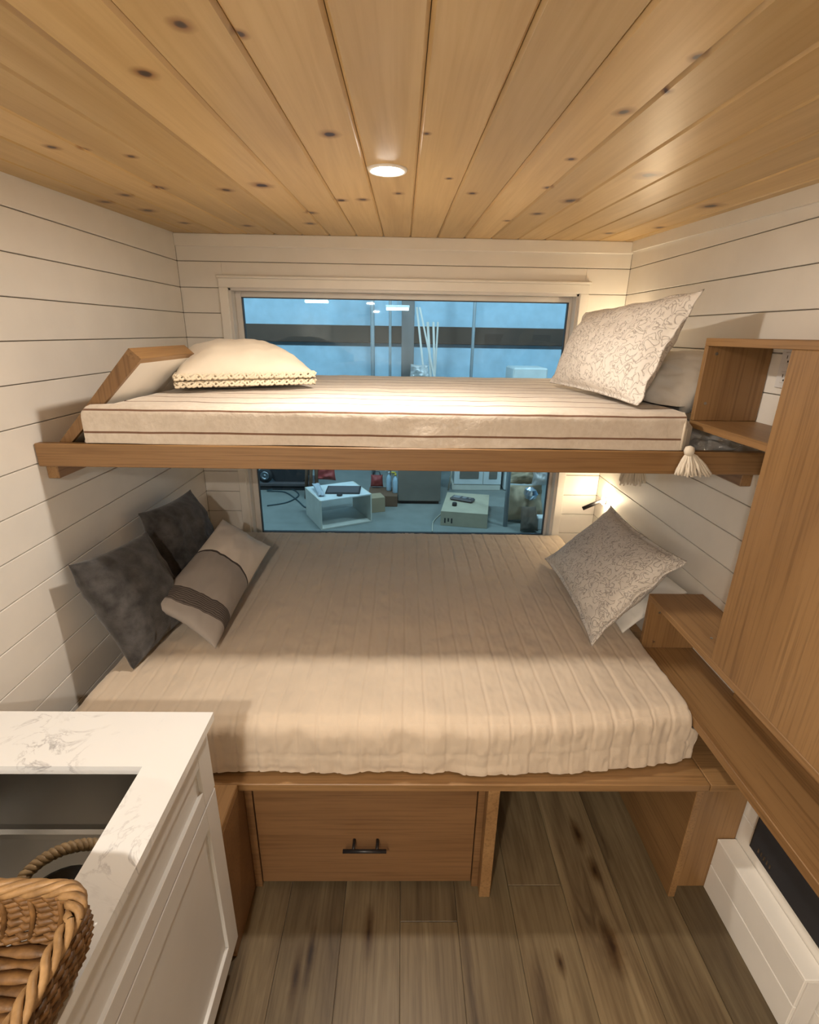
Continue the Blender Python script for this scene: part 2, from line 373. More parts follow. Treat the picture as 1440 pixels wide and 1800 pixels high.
# ------------------------------------------------------------------ structure: floor
fl = box('floor', (XL - .02, XR + .02), (YF, YB + .05), (-.05, -.006), M['gap'], bev=0); tag(fl, kind='structure')
seams = [1.086 + .1833 * k for k in range(-6, 7)]
js = {0: [atZ((750, 1620), 0).y], 2: [atZ((1030, 1556), 0).y], 1: [-2.35, -.95], -1: [-2.1, -.6], -2: [-2.7], 3: [-2.5, -.7], 4: [-1.1]}
r0 = random.Random(3)
for a, b in zip(seams[:-1], seams[1:]):
    a2, b2 = max(a, XL), min(b, XR)
    if b2 - a2 < .01: continue
    k = round((a - 1.086) / .1833)
    ys = sorted([YF] + (js.get(k) or [r0.uniform(-3, 0)]) + [YB + .02])
    for y0, y1 in zip(ys[:-1], ys[1:]):
        box('plank', (a2 + .0006, b2 - .0006), (y0 + .0006, y1 - .0006), (-.005, 0), M['floor'], fl, .0012)

# ------------------------------------------------------------------ ceiling
cb = MB(); cb.prism([(XL - .02, YF, ceil_z(YF) + .014), (XL - .02, YB + .05, ceil_z(YB + .05) + .014), (XL - .02, YB + .05, ceil_z(YB) + .06), (XL - .02, YF, ceil_z(YF) + .06)], (XR - XL + .04, 0, 0))
ce = fixn(cb.build('ceiling', M['gap'])); tag(ce, kind='structure')
sl = math.atan(.0329)
cs = [1.1055 + .1285 * k for k in range(-9, 10)]
for a, b in zip(cs[:-1], cs[1:]):
    a2, b2 = max(a, XL), min(b, XR)
    if b2 - a2 < .01: continue
    me = boxmesh(b2 - a2 - .0012, (YB - YF), .014, .0055, 'plank'); me.materials.append(M['pine'])
    o = bpy.data.objects.new('plank', me); link(o, ce)
    yc = (YB + YF) / 2
    o.location = Vector(((a2 + b2) / 2, yc, ceil_z(yc) + .007)) - wloc(ce); o.rotation_euler = (sl, 0, 0)

# ------------------------------------------------------------------ walls (each board its own object)
T = .012
WX = (.169, 1.992); WZ = (.55, 2.005)      # window casing outline
wl_ = box('wall_left', (XL - .10, XL - T + .003), (YF, YB + .1), (-.05, 2.33), M['gap'], bev=0); tag(wl_, kind='structure')
wr_ = box('wall_right', (XR + T - .003, XR + .10), (YF, YB + .1), (-.05, 2.33), M['gap'], bev=0); tag(wr_, kind='structure')
wb = MB()
for x, z in (((XL - .1, WX[0] + .045), (-.05, 2.33)), ((WX[1] - .045, XR + .1), (-.05, 2.33)), ((WX[0] + .045, WX[1] - .045), (-.05, WZ[0] + .045)), ((WX[0] + .045, WX[1] - .045), (WZ[1] - .045, 2.33))):
    wb.box(x, (YB + T - .003, YB + .10), z)
wbk = fixn(wb.build('wall_back', M['gap'])); tag(wbk, kind='structure')
wf = box('wall_front', (XL - .1, XR + .1), (YF - .1, YF), (-.05, 2.33), M['white_wall'], bev=0); tag(wf, kind='structure')
G = .0014
for i in range(-1, 18):
    z1 = shz(i) if i >= 0 else 2.25; z0 = max(shz(i + 1), 0)
    if z1 <= 0: break
    z1g = min(z1, ceil_z(YB) + .02) - G; z0g = z0 + G
    box('board', (XL - T, XL), (YF, YB), (z0g, z1g), M['white_wall'], wl_, .0016)
    box('board', (XR, XR + T), (YF, YB), (z0g, z1g), M['white_wall'], wr_, .0016)
    if z0 >= WZ[1] - .03 or z1 <= WZ[0]:
        box('board', (XL, XR), (YB, YB + T), (z0g, z1g), M['white_wall'], wbk, .0016)
    else:
        box('board', (XL, WX[0] + .02), (YB, YB + T), (z0g, z1g), M['white_wall'], wbk, .0016)
        box('board', (WX[1] - .02, XR), (YB, YB + T), (z0g, z1g), M['white_wall'], wbk, .0016)
        if z1 > WZ[1]: box('board', (WX[0] + .02, WX[1] - .02), (YB, YB + T), (WZ[1] - .02, z1g), M['white_wall'], wbk, .0016)
# narrow trim where walls meet the ceiling
t1 = box('trim_1', (XL, XR), (YB - .012, YB), (2.142, 2.1965), M['white_trim'], bev=.003); tag(t1, kind='structure')
tb = MB(); tb.prism([(XR - .012, YB - .012, ceil_z(YB) - .045), (XR - .012, YB - .012, ceil_z(YB)), (XR - .012, YF, ceil_z(YF)), (XR - .012, YF, ceil_z(YF) - .045)], (.012, 0, 0))
t2 = fixn(tb.build('trim_2', M['white_trim'])); tag(t2, kind='structure')

# ------------------------------------------------------------------ window
wn = thing('window_1', None, None, ((WX[0] + WX[1]) / 2, YB, WZ[0]), kind='structure')
cw = .043
box('casing', (WX[0], WX[0] + cw), (YB - .016, YB), (WZ[0], WZ[1] - cw), M['white_trim'], wn, .003)
box('casing', (WX[1] - cw, WX[1]), (YB - .016, YB), (WZ[0], WZ[1] - cw), M['white_trim'], wn, .003)
box('casing', (WX[0], WX[1]), (YB - .016, YB), (WZ[1] - cw, WZ[1]), M['white_trim'], wn, .003)
box('casing', (WX[0] - .006, WX[1] + .006), (YB - .022, YB), (WZ[1], WZ[1] + .012), M['white_trim'], wn, .003)
box('casing', (WX[0], WX[1]), (YB - .016, YB), (WZ[0], WZ[0] + cw), M['white_trim'], wn, .003)
ix = (WX[0] + cw, WX[1] - cw); iz = (WZ[0] + cw, WZ[1] - cw)
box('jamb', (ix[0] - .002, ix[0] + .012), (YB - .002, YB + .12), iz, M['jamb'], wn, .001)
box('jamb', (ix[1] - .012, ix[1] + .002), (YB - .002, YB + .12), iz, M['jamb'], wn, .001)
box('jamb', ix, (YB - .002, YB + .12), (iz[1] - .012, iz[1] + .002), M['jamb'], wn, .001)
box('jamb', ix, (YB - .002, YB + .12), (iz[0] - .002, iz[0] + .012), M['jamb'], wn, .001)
gx = (.253, 1.922); gz = (.64, 1.925); gy = YB + .077
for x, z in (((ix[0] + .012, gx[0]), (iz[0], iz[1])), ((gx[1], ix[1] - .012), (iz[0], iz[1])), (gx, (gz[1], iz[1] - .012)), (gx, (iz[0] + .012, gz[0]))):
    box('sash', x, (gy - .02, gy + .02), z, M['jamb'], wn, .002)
for x, z in (((gx[0] - .001, gx[0] + .004), gz), ((gx[1] - .004, gx[1] + .001), gz), (gx, (gz[1] - .004, gz[1] + .001)), (gx, (gz[0] - .001, gz[0] + .004))):
    box('gasket', x, (gy - .012, gy + .012), z, M['vinyl'], wn, 0)
box('pane', gx, (gy - .002, gy + .002), gz, M['glass'], wn, 0)

# ------------------------------------------------------------------ recessed ceiling lights
def puck(x, y, label, power):
    z = ceil_z(y)
    t = thing('recessed_light', label, 'ceiling light', (x, y, z), 'recessed ceiling lights')
    a = MB(); a.lathe((x, y, z - .006), [(.040, .004), (.041, .0), (.048, 0), (.052, .0065), (.048, .008)], 32); a.build('trim_ring', M['white_trim'], t, True)
    b = MB(); b.lathe((x, y, z - .004), [(.0001, -.007), (.02, -.006), (.034, -.003), (.041, .001), (.041, .002), (.0001, .002)], 32); b.build('lens', M['puck_lens'], t)
    ld = bpy.data.lights.new('puck_lamp', 'AREA'); ld.shape = 'DISK'; ld.size = .085; ld.energy = power; ld.color = WARM
    lo = bpy.data.objects.new('led_lamp', ld); link(lo, t); lo.location = (0, 0, -.016)
    return t
puck(1.031, -1.156, 'round white recessed light glowing in the pine plank ceiling above the bunk', PUCK_POWER)
puck(.70, -3.25, 'recessed ceiling light over the galley floor, behind the viewer', PUCK_POWER * 2.8)
puck(.70, -4.50, 'recessed ceiling light near the far end of the galley, behind the viewer', PUCK_POWER * 2.8)

# ================================================================== lower bed platform
PY = -1.514; PZ = (.473, .500)
bp = thing('bed_platform', 'oak bed platform with a drawer and an open bay below the double mattress', 'bed', (1.05, PY, 0))
box('top_board', (XL + .002, 2.016), (PY, YB - .004), PZ, M['oak_x'], bp, .002)
box('top_board', (2.019, XR - .002), (PY, YB - .004), PZ, M['oak_x'], bp, .002)
box('top_board', (XL + .002, .598), (-1.676, PY), PZ, M['oak_y'], bp, .002)          # wing towards the galley
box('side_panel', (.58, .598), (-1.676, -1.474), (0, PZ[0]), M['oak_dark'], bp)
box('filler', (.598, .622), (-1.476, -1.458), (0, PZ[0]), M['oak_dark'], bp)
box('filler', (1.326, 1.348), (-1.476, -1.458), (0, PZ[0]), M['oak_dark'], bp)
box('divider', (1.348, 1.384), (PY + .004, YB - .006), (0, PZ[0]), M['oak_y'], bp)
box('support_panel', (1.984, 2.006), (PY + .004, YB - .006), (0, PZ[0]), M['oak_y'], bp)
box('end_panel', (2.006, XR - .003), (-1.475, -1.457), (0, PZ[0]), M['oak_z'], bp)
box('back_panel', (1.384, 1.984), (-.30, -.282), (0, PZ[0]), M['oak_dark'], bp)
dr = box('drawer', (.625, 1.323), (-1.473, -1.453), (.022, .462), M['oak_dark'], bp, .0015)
hb = MB(); hb.tube([(.902, -1.512, .218), (1.040, -1.512, .218)], .0062, 12)
for hx in (.935, 1.010): hb.tube([(hx, -1.473, .218), (hx, -1.512, .218)], .0052, 10)
hb.build('handle', M['black'], dr, True)

# ================================================================== drape helper (mattress covers with rounded edges)
def drape(name, X0, X1, Y0, Y1, ztop, zbot, rad, drops, res, disp, mat, ends=None, smooth=True, uvofs=0, uvk=1, cornf=.35):
    """sheet over a box; drops=(left,right,front,back) how far each side hangs. disp(s,t,kind)->offset along normal"""
    def prof(d, rad):           # arc length past the flat edge -> (outward, down)
        a = rad * math.pi / 2
        if d <= 0: return 0, 0, 0
        if d < a: th = d / rad; return rad * math.sin(th), rad * (1 - math.cos(th)), th
        return rad, rad + d - a, math.pi / 2
    lx0, lx1 = X0 + rad, X1 - rad; ly0, ly1 = Y0 + rad, Y1 - rad
    al = drops[0]; ar = drops[1]; af = drops[2]; ab = drops[3]
    ns = int((lx1 - lx0 + al + ar) / res[0]) + 1; nt = int((ly1 - ly0 + af + ab) / res[1]) + 1
    V = []; UV = []
    for j in range(nt + 1):
        t = -af + (ly1 - ly0 + af + ab) * j / nt
        for i in range(ns + 1):
            s = -al + (lx1 - lx0 + al + ar) * i / ns
            dl, dr_, df, db = -s, s - (lx1 - lx0), -t, t - (ly1 - ly0)
            ox, dx, tx = prof(max(dl, dr_), rad); sx = -1 if dl > dr_ else 1
            oy, dy, ty = prof(max(df, db), rad); sy = -1 if df > db else 1
            x = min(max(s, 0), lx1 - lx0) + lx0 + sx * ox; y = min(max(t, 0), ly1 - ly0) + ly0 + sy * oy
            down = math.hypot(dx, dy)
            if dx > 0 and dy > 0:       # rounded corner
                f = max(ox, oy) / max(math.hypot(ox, oy), 1e-6); f = cornf + (1 - cornf) * f
                x -= sx * ox * (1 - f); y -= sy * oy * (1 - f)
            z = ztop - down
            n = Vector((sx * math.sin(tx), sy * math.sin(ty), max(math.cos(max(tx, ty)), 0))); n = n.normalized() if n.length > 1e-5 else Vector((0, 0, 1))
            d = disp(x, y, z, s, t, max(dx, dy))
            p = Vector((x, y, z)) + n * d
            if p.z < zbot: p.z = zbot
            if ends: p = ends(p)
            V.append(p); UV.append((s, (t if t > 0 else t * uvk) + uvofs))
    F = [(j * (ns + 1) + i, j * (ns + 1) + i + 1, (j + 1) * (ns + 1) + i + 1, (j + 1) * (ns + 1) + i) for j in range(nt) for i in range(ns)]
    return mk(name, V, F, mat, None, smooth, origin=((X0 + X1) / 2, (Y0 + Y1) / 2, zbot), uvs=UV)

# lower mattress and quilt
MX = (.085, 2.012); MY = (-1.478, .036); MZ = (.5005, .690)
mt = box('mattress', (MX[0] + .02, 1.945), (MY[0] + .105, MY[1] - .006), (MZ[0], MZ[1] - .028), M['sheet'], None, .035)
tag(mt, 'white double mattress hidden under the oat quilt on the lower bed', 'mattress')
CH = .0635
def qdisp(x, y, z, s, t, drop):
    wob = .010 * nz(x * 2.2, y * 1.6, 3) + .004 * nz(x * 9, y * 7, 8)
    c = (s + wob) / CH; f = abs(c - round(c)) * CH
    d = .0036 * (1 - math.exp(-(f / .0032) ** 2)) - .003
    d += .005 * nz(x * 5, y * 3.2, 1) + .0025 * nz(x * 17, y * 6, 2) + .0024 * nz(x * 34, y * 20, 4) + .0014 * nz(x * 70, y * 40, 14) + .004 * abs(nz(x * 7 + 2, y * 9, 44))
    if drop > .002:
        k = min(1, drop / .05)
        d += k * (.010 * nz(x * 9, z * 4, 6) + .007 * nz(x * 24, z * 9 + 3, 7) + .004 * nz(x * 50, z * 30, 9))
    for tt in (-.03, -.145):
        e = abs(t - tt + .006 * nz(x * 6, 0, 12)); d -= .004 * math.exp(-(e / .006) ** 2)
    return d
def qend(p):
    # the front hem runs out unevenly over the platform edge
    if p.z < .53 and p.y < -1.3: p.y += -.014 * nz(p.x * 5, 1.7, 2) ; p.z = max(p.z, .502 + .004 * (1 + nz(p.x * 14, 3, 3)))
    if p.x > 1.4 and p.y < -1.1: p.y += .055 * ((p.x - 1.4) / .57) ** 2 * min(1, (-1.1 - p.y) / .3)
    cap = 1.980 if p.z > .626 else 2.03
    if p.x > cap: p.x = cap
    return p
qt = drape('quilt', MX[0], MX[1], MY[0], MY[1], MZ[1], .5012, .055, (.10, .12, .215, .07), (.0040, .0085), qdisp, M['quilt'], qend, cornf=1.0)
tag(qt, 'oat coloured channel stitched quilt spread over the lower double bed', 'quilt')

# ================================================================== upper bunk
BY = -1.163
bk = thing('bunk_shelf', 'oak upper bunk frame spanning wall to wall across the window', 'bunk bed', (1.08, BY, 1.371))
box('front_rail', (XL + .002, XR - .002), (BY, BY + .028), (1.371, 1.441), M['oak_x'], bk, .0025)
box('cleat', (XL + .001, XL + .036), (BY + .03, YB - .03), (1.325, 1.379), M['oak_y'], bk, .002)
box('cleat', (XR - .036, XR - .001), (BY + .03, YB - .03), (1.325, 1.379), M['oak_y'], bk, .002)
box('deck', (XL + .002, XR - .002), (BY + .029, YB - .03), (1.380, 1.398), M['oak_x'], bk, .001)
# leaning guard panel at the foot of the bunk
gd = thing('guard_panel', 'oak edged white panel leaning inwards over the foot of the upper bunk', 'panel', (.08, -.94, 1.399))
def slab(o0, o1, th_a, th_b, y0, y1):
    (xa, za), (xb, zb) = o0, o1
    return [(xa, za), (xb, zb), (xb + th_b[0], zb + th_b[1]), (xa + th_a[0], za + th_a[1])]
So0 = Vector((.0, 1.402)); So1 = Vector((.290, 1.714)); du = (So1 - So0).normalized(); dn = Vector((du.y, -du.x))   # along, inward normal
def sl2(a, b, c, d, y0, y1, mat, name):          # box in slab coordinates: a..b along, c..d across
    q = [So0 + du * a + dn * c, So0 + du * b + dn * c, So0 + du * b + dn * d, So0 + du * a + dn * d]
    k = MB(); k.prism([(v.x, y0, max(v.y, 1.3995)) for v in q], (0, y1 - y0, 0)); return fixn(k.build(name, mat, gd))
Lg = (So1 - So0).length
gp = sl2(0, Lg - .018, .004, .043, -1.112, -.742, M['white_trim'], 'white_panel')
sl2(0, Lg - .018, .0, .043, -1.128, -1.112, M['oak_z'], 'edge_band')
sl2(Lg - .018, Lg, .0, .043, -1.128, -.740, M['oak_y'], 'edge_band')
sl2(0, Lg - .018, .0, .004, -1.112, -.742, M['oak_z'], 'back_skin')

um = box('mattress', (.225, 1.972), (-1.140, .03), (1.399, 1.538), M['mattress'], None, .03)
tag(um, 'thin beige mattress on the upper bunk, its end showing right of the striped blanket', 'mattress')
def bdisp(x, y, z, s, t, drop):
    d = .004 * nz(x * 3, y * 3, 31) + .0025 * nz(x * 11, y * 9 + z * 12, 32)
    if drop > .01: d += .006 * nz(x * 4, z * 6, 33) + .003 * nz(x * 15, z * 14, 35)
    return d
def bend(p):
    # the foot end follows the leaning guard panel
    lim = (.130 + (.042 * (1 - math.sqrt(max(0, 1 - min(1, (p.z - 1.516) / .042) ** 2))) if p.z > 1.516 else 0)) if p.y < -1.134 else .074 + max(0, p.z - 1.402) * .93
    if p.x < lim: p.x = lim
    if p.z < 1.45 and p.y < -1.0: p.z += .004 * nz(p.x * 3, 9, 9)
    return p
bl = drape('blanket', .112, 1.946, -1.156, .045, 1.556, 1.4005, .026, (.150, .003, .128, .05), (.012, .0085), bdisp, M['blanket'], bend, uvofs=.107, uvk=1.8)
tag(bl, 'cream woven blanket with thin brown stripes covering the upper bunk mattress', 'blanket')
hm = MB()
hm.tube([(1.922, -1.135, 1.553), (1.922, -1.150, 1.542), (1.922, -1.156, 1.52), (1.922, -1.157, 1.445)], .004, 6); hm.build('hem', M['cream'], bl, True)
def tassel(top, drop, spread, lean, n=46, sd=1):
    r_ = random.Random(sd); k = MB(); top = Vector(top)
    k.lathe(top + Vector((0, 0, -.014)), [(.002, -.014), (.011, -.012), (.015, 0), (.012, .012), (.003, .016)], 12)
    for i in range(n):
        a = r_.uniform(0, 2 * math.pi); q = math.sqrt(r_.random())
        ex = Vector((math.cos(a) * q * spread + lean[0], math.sin(a) * q * spread * .38 + lean[1], -drop * r_.uniform(.86, 1.05)))
        pts = []
        for h in range(6):
            f = h / 5; pts.append(top + Vector((0, 0, -.016)) + Vector((ex.x * f ** .75, ex.y * f ** .8, ex.z * f)) + Vector((r_.uniform(-1, 1), r_.uniform(-.5, .5), 0)) * .0022 * f)
        k.tube(pts, [.003, .0044, .005, .005, .0046, .0034], 5)
    return k
tassel((1.934, -1.184, 1.462), .070, .056, (.022, -.006), 90, sd=1).build('tassel', M['tassel'], bl, True)
tassel((2.10, -.515, 1.315), .150, .062, (0, 0), 80, sd=2).build('tassel', M['tassel'], bl, True)

# ================================================================== wall cabinet with cubbies on the right wall
XP = 1.984; YE = -1.066; YT = -1.424; YN = -3.0
cu = thing('wall_cabinet', 'tall oak cabinet on the right wall with an open cubby and lower open shelf', 'cabinet', ((XP + XR) / 2, -1.6, .635))
box('top_board', (XP, XR - .002), (YN, YE), (1.745, 1.767), M['oak_y'], cu)
ep = box('end_panel', (XP, XR - .002), (YE - .018, YE), (1.5235, 1.745), M['oak_z'], cu)
box('cubby_shelf', (XP, XR - .002), (YT, YE), (1.501, 1.523), M['oak_y'], cu)
box('door', (XP - .001, XP + .019), (YN, YT), (.886, 1.745), M['oak_z'], cu, .002)
box('partition', (XP + .019, XR - .002), (YT - .022, YT - .004), (.886, 1.745), M['oak_z'], cu)
box('lower_top', (XP, XR - .002), (YN, -1.034), (.863, .885), M['oak_y'], cu)
box('lower_end_panel', (XP, XR - .002), (-1.052, -1.034), (.6645, .863), M['oak_z'], cu)
box('shade_board', (XR - .020, XR - .002), (YN, -1.32), (.665, .862), M['oak_y'], cu)  # added board, darkens the wall strip where the shelf lies in shade
box('lower_shelf', (XP, XR - .002), (YN, -1.034), (.635, .664), M['oak_y'], cu, .002)
def screw(px, py, pz, ax, nm='cap'):
    k = MB(); k.lathe((px, py, pz), [(.0045, -.0006), (.0045, .001), (.002, .0016)], 10, ax); k.build(nm, M['chrome'], cu)
p = atZ((1251, 1122), .885); screw(p.x, p.y, .8855, 'z', 'screw')
for q in ((1160, 1077), (1149, 1128)): p = atY(q, -1.0525); screw(p.x, -1.0528, p.z, 'y', 'peg')
for q in ((1260, 622), (1240, 709)): p = atY(q, YE - .0185); screw(p.x, YE - .0188, p.z, 'y', 'peg')

# outlets
def outlet(loc, ax, label, w=.07, h=.115):
    t = thing('wall_outlet', label, 'outlet', loc)
    x, y, z = loc
    box('cover_plate', (x - .007, x), (y - w / 2, y + w / 2), (z - h / 2, z + h / 2), M['outlet_white'], t, .002)
    for s in (-1, 1):
        f = box('receptacle', (x - .0095, x - .006), (y - .017, y + .017), (z + s * .026 - .016, z + s * .026 + .016), M['outlet_white'], t, .001)
        for d in (-.0065, .0065): box('slot', (x - .0099, x - .0090), (y + d - .0013, y + d + .0013), (z + s * .026 - .001, z + s * .026 + .008), M['black'], f, 0)
        box('ground_hole', (x - .0099, x - .0090), (y - .0025, y + .0025), (z + s * .026 - .011, z + s * .026 - .006), M['black'], f, 0)
    return t
outlet((XR, -1.165, 1.690), 'x', 'white double outlet on the shiplap inside the upper oak cubby')
outlet((XR, -1.255, .790), 'x', 'white outlet under the lower shelf top beside the bed', .11, .12)

# ================================================================== wheel well cover and black heater on the right
wx = 2.123
ww = thing('wheel_well_cover', 'low white boxed wheel well along the floor under the oak shelf', 'box', (2.15, -1.65, 0))
box('core', (wx + .008, XR - .002), (-1.850, -1.478), (0, .214), M['gap'], ww, 0)
box('board', (wx, wx + .010), (-1.854, -1.4765), (.001, .109), M['white_wall'], ww, .0015)
box('board', (wx, wx + .010), (-1.854, -1.4765), (.112, .216), M['white_wall'], ww, .0015)
box('lid', (wx - .002, XR - .002), (-1.856, -1.4765), (.2165, .228), M['white_trim'], ww, .002)
box('end_board', (wx + .010, XR - .002), (-1.856, -1.848), (.001, .2165), M['jamb'], ww, .001)  # greyer paint puts the shade of this end face into its colour
ht = thing('wall_heater', 'black flat wall heater panel low on the right wall below the oak shelf', 'heater', (XR - .03, -1.95, .3))
box('body', (XR - .034, XR - .002), (-2.45, -1.556), (.305, .560), M['black'], ht, .004)
box('face_plate', (XR - .037, XR - .034), (-2.44, -1.566), (.315, .55), M['rubber'], ht, .001)
for q in range(5): box('vent_slot', (XR - .0385, XR - .037), (-1.60 - q * .012, -1.595 - q * .012), (.33, .345), M['chrome'], ht, 0)

# ================================================================== reading lamps
def reading_lamp(base, tip, label):
    t = thing('reading_lamp', label, 'lamp', base, 'wall reading lamps')
    b = Vector(base); tp = Vector(tip)
    k = MB(); k.lathe(b, [(.020, -.0005), (.020, -.012), (.017, -.014)], 20, 'x'); k.build('wall_mount', M['meter'], t, True)
    k = MB(); j = b + Vector((-.022, 0, 0)); k.tube([b + Vector((-.012, 0, 0)), j], .007, 10); k.build('joint', M['black'], t, True)
    d = (tp - j).normalized()
    k = MB(); k.tube([j - d * .012, tp], .0105, 16); k.build('barrel', M['black'], t, True)
    # backlit halo: a small LED strip ring behind the mount
    k = MB(); k.lathe(b + Vector((-.0125, 0, 0)), [(.0205, 0), (.0225, -.0005), (.0225, -.0035), (.0205, -.004)], 24, 'x'); k.build('led_ring', M['lamp_led'], t)
    ld = bpy.data.lights.new('reading_glow', 'POINT'); ld.energy = 2.4; ld.color = (1, .78, .50); ld.shadow_soft_size = .02
    lo = bpy.data.objects.new('led_lamp', ld); link(lo, t); lo.location = (-.034, -.028, .018)
    return t
reading_lamp((XR, -.080, .926), (2.070, -.066, .874), 'black stick reading lamp glowing on the wall above the lower stitched pillow')
reading_lamp((XR, -.100, 1.760), (2.085, -.080, 1.715), 'black stick reading lamp hidden behind the large pillow on the upper bunk')

# ================================================================== pillows
def pillow(name, c00, c10, c11, c01, th, mat, label, cat='pillow', group=None, n=44, pinch=.05, fl=0, sd=0, wr=.006, zmin=None, xlim=None, puff=.5, back=.5, p_=2.4, sag=0, fn=None):
    """corner points (bottom front, bottom back, top back, top front); th = thickness; back = share of it behind the corner plane"""
    c = [Vector(q) for q in (c00, c10, c11, c01)]
    nrm = ((c[1] - c[0]).cross(c[3] - c[0])).normalized()
    V = []; F = []; idx = {}
    for side in (1, -1):
        for j in range(n + 1):
            for i in range(n + 1):
                edge = i in (0, n) or j in (0, n)
                if side == -1 and edge: idx[(side, i, j)] = idx[(1, i, j)]; continue
                a = -math.cos(math.pi * i / n) * .6 + (2 * i / n - 1) * .4; b = -math.cos(math.pi * j / n) * .6 + (2 * j / n - 1) * .4
                u = .5 + a * .5 * (1 - pinch * (1 - b * b)); v = .5 + b * .5 * (1 - pinch * (1 - a * a))
                p = c[0] * (1 - u) * (1 - v) + c[1] * u * (1 - v) + c[2] * u * v + c[3] * (1 - u) * v
                ai = min(1, abs(a) / (1 - fl)); bi = min(1, abs(b) / (1 - fl))
                h = ((1 - ai ** p_) * (1 - bi ** p_)) ** puff
                w = wr * nz(u * 3 + sd, v * 3, side * .7) * 1.6 + wr * .7 * nz(u * 8 + sd, v * 7, side) + wr * .4 * nz(u * 19, v * 15 + sd, side)
                # creases running in from the corners
                hh = th * (back if side == -1 else 1 - back) * h
                off = side * (hh + (w * min(1, h * 2 + .15))) + (.0015 * side if h < .02 else 0)
                if fl and h < .02: off += .012 * nz(u * 7 + sd, v * 7, 4)
                p = p + nrm * off + Vector((0, 0, -sag * h))
                if zmin is not None: p.z = max(p.z, zmin + .0008 * (1 + nz(u * 9, v * 9, 5)))
                if xlim is not None: p.x = min(max(p.x, xlim[0]), xlim[1])
                if fn: p = fn(p)
                idx[(side, i, j)] = len(V); V.append(p)
    for side in (1, -1):
        for j in range(n):
            for i in range(n):
                q = (idx[(side, i, j)], idx[(side, i + 1, j)], idx[(side, i + 1, j + 1)], idx[(side, i, j + 1)])
                F.append(q if side == 1 else q[::-1])
    o = mk(name, V, F, mat, None, True, origin=((c[0] + c[1] + c[2] + c[3]) / 4))
    return tag(o, label, cat, group)
ZB = MZ[1] + .008; ZU = 1.560
pillow('throw_pillow', (.190, -1.245, .70), (.245, -.87, .70), (.115, -.885, 1.05), (.050, -1.236, 1.078), .16, M['greyfur'], 'charcoal plush cushion against the left wall, in front, nearest the counter', 'cushion', 'charcoal cushions', sd=3, wr=.013, zmin=ZB, xlim=(XL + .004, 3), pinch=.07)
pillow('throw_pillow', (.185, -.80, .70), (.225, -.41, .70), (.090, -.40, 1.064), (.045, -.79, 1.085), .15, M['greyfur'], 'charcoal plush cushion in the back corner behind the two-tone lumbar pillow', 'cushion', 'charcoal cushions', sd=9, wr=.013, zmin=ZB, xlim=(XL + .004, 3), pinch=.07)
def lumbar_mat():
    m, t, b = mat0('colour_block_linen', (.5, .4, .3), .9, spec=.15)
    uv = nd(t, 'ShaderNodeTexCoord'); mp = nd(t, 'ShaderNodeSeparateXYZ'); t.links.new(uv.outputs['Object'], mp.inputs[0])
    mr = nd(t, 'ShaderNodeMapRange'); mr.inputs[1].default_value = -.36; mr.inputs[2].default_value = .34; t.links.new(mp.outputs['Y'], mr.inputs[0])
    g = (.33, .295, .265); l = (.72, .645, .56); k = (.075, .062, .056)
    r = ramp(t, [(0, g), (.135, g), (.137, k), (.225, k), (.227, g), (.53, g), (.533, k), (.545, k), (.548, l), (1, l)], 'CONSTANT')
    t.links.new(mr.outputs[0], r.inputs[0])
    f = noise_t(t, coords(t, (500,) * 3), 1, 2); bump(t, b, f.outputs[0], .5, .001)
    st = nd(t, 'ShaderNodeTexWave', wave_type='BANDS', bands_direction='Y'); st.inputs['Scale'].default_value = 42; st.inputs['Distortion'].default_value = 3; t.links.new(uv.outputs['Object'], st.inputs['Vector'])
    gt = ramp(t, [(0, (0, 0, 0)), (.137, (1, 1, 1)), (.225, (0, 0, 0)), (1, (0, 0, 0))], 'CONSTANT'); t.links.new(mr.outputs[0], gt.inputs[0])
    s2 = ramp(t, [(.6, (0, 0, 0)), (.8, (.09, .08, .07))]); t.links.new(st.outputs[0], s2.inputs[0])
    mm = mixc(t, r.outputs[0], s2.outputs[0], gt.outputs[0], 'ADD'); t.links.new(mm, b.inputs['Base Color'])
    return m
M['lumbar'] = lumbar_mat()
lp = pillow('lumbar_pillow', (.430, -1.150, .715), (.455, -.450, .80), (.262, -.500, .955), (.200, -1.095, .855), .13, M['lumbar'], 'linen lumbar pillow with grey half and dark pleated band, leaning on charcoal cushions', 'pillow', sd=5, zmin=ZB, pinch=.06)
pillow('bed_pillow', (1.925, -1.010, .70), (1.925, -.42, .70), (2.140, -.42, .865), (2.145, -1.005, .875), .085, M['sheet'], 'plain white pillow behind the stitched sham on the lower bed', 'pillow', sd=12, zmin=ZB, xlim=(0, XR - .004), wr=.008)
pillow('pillow_sham', (1.772, -1.105, .705), (1.800, -.355, .705), (2.092, -.355, .995), (2.092, -1.045, 1.022), .19, M['vermicelli'], 'grey beige stitched sham pillow leaning at the right of the lower bed', 'pillow', 'stitched shams', sd=15, fl=.07, zmin=ZB, xlim=(0, XR - .02), pinch=.10, back=.38)
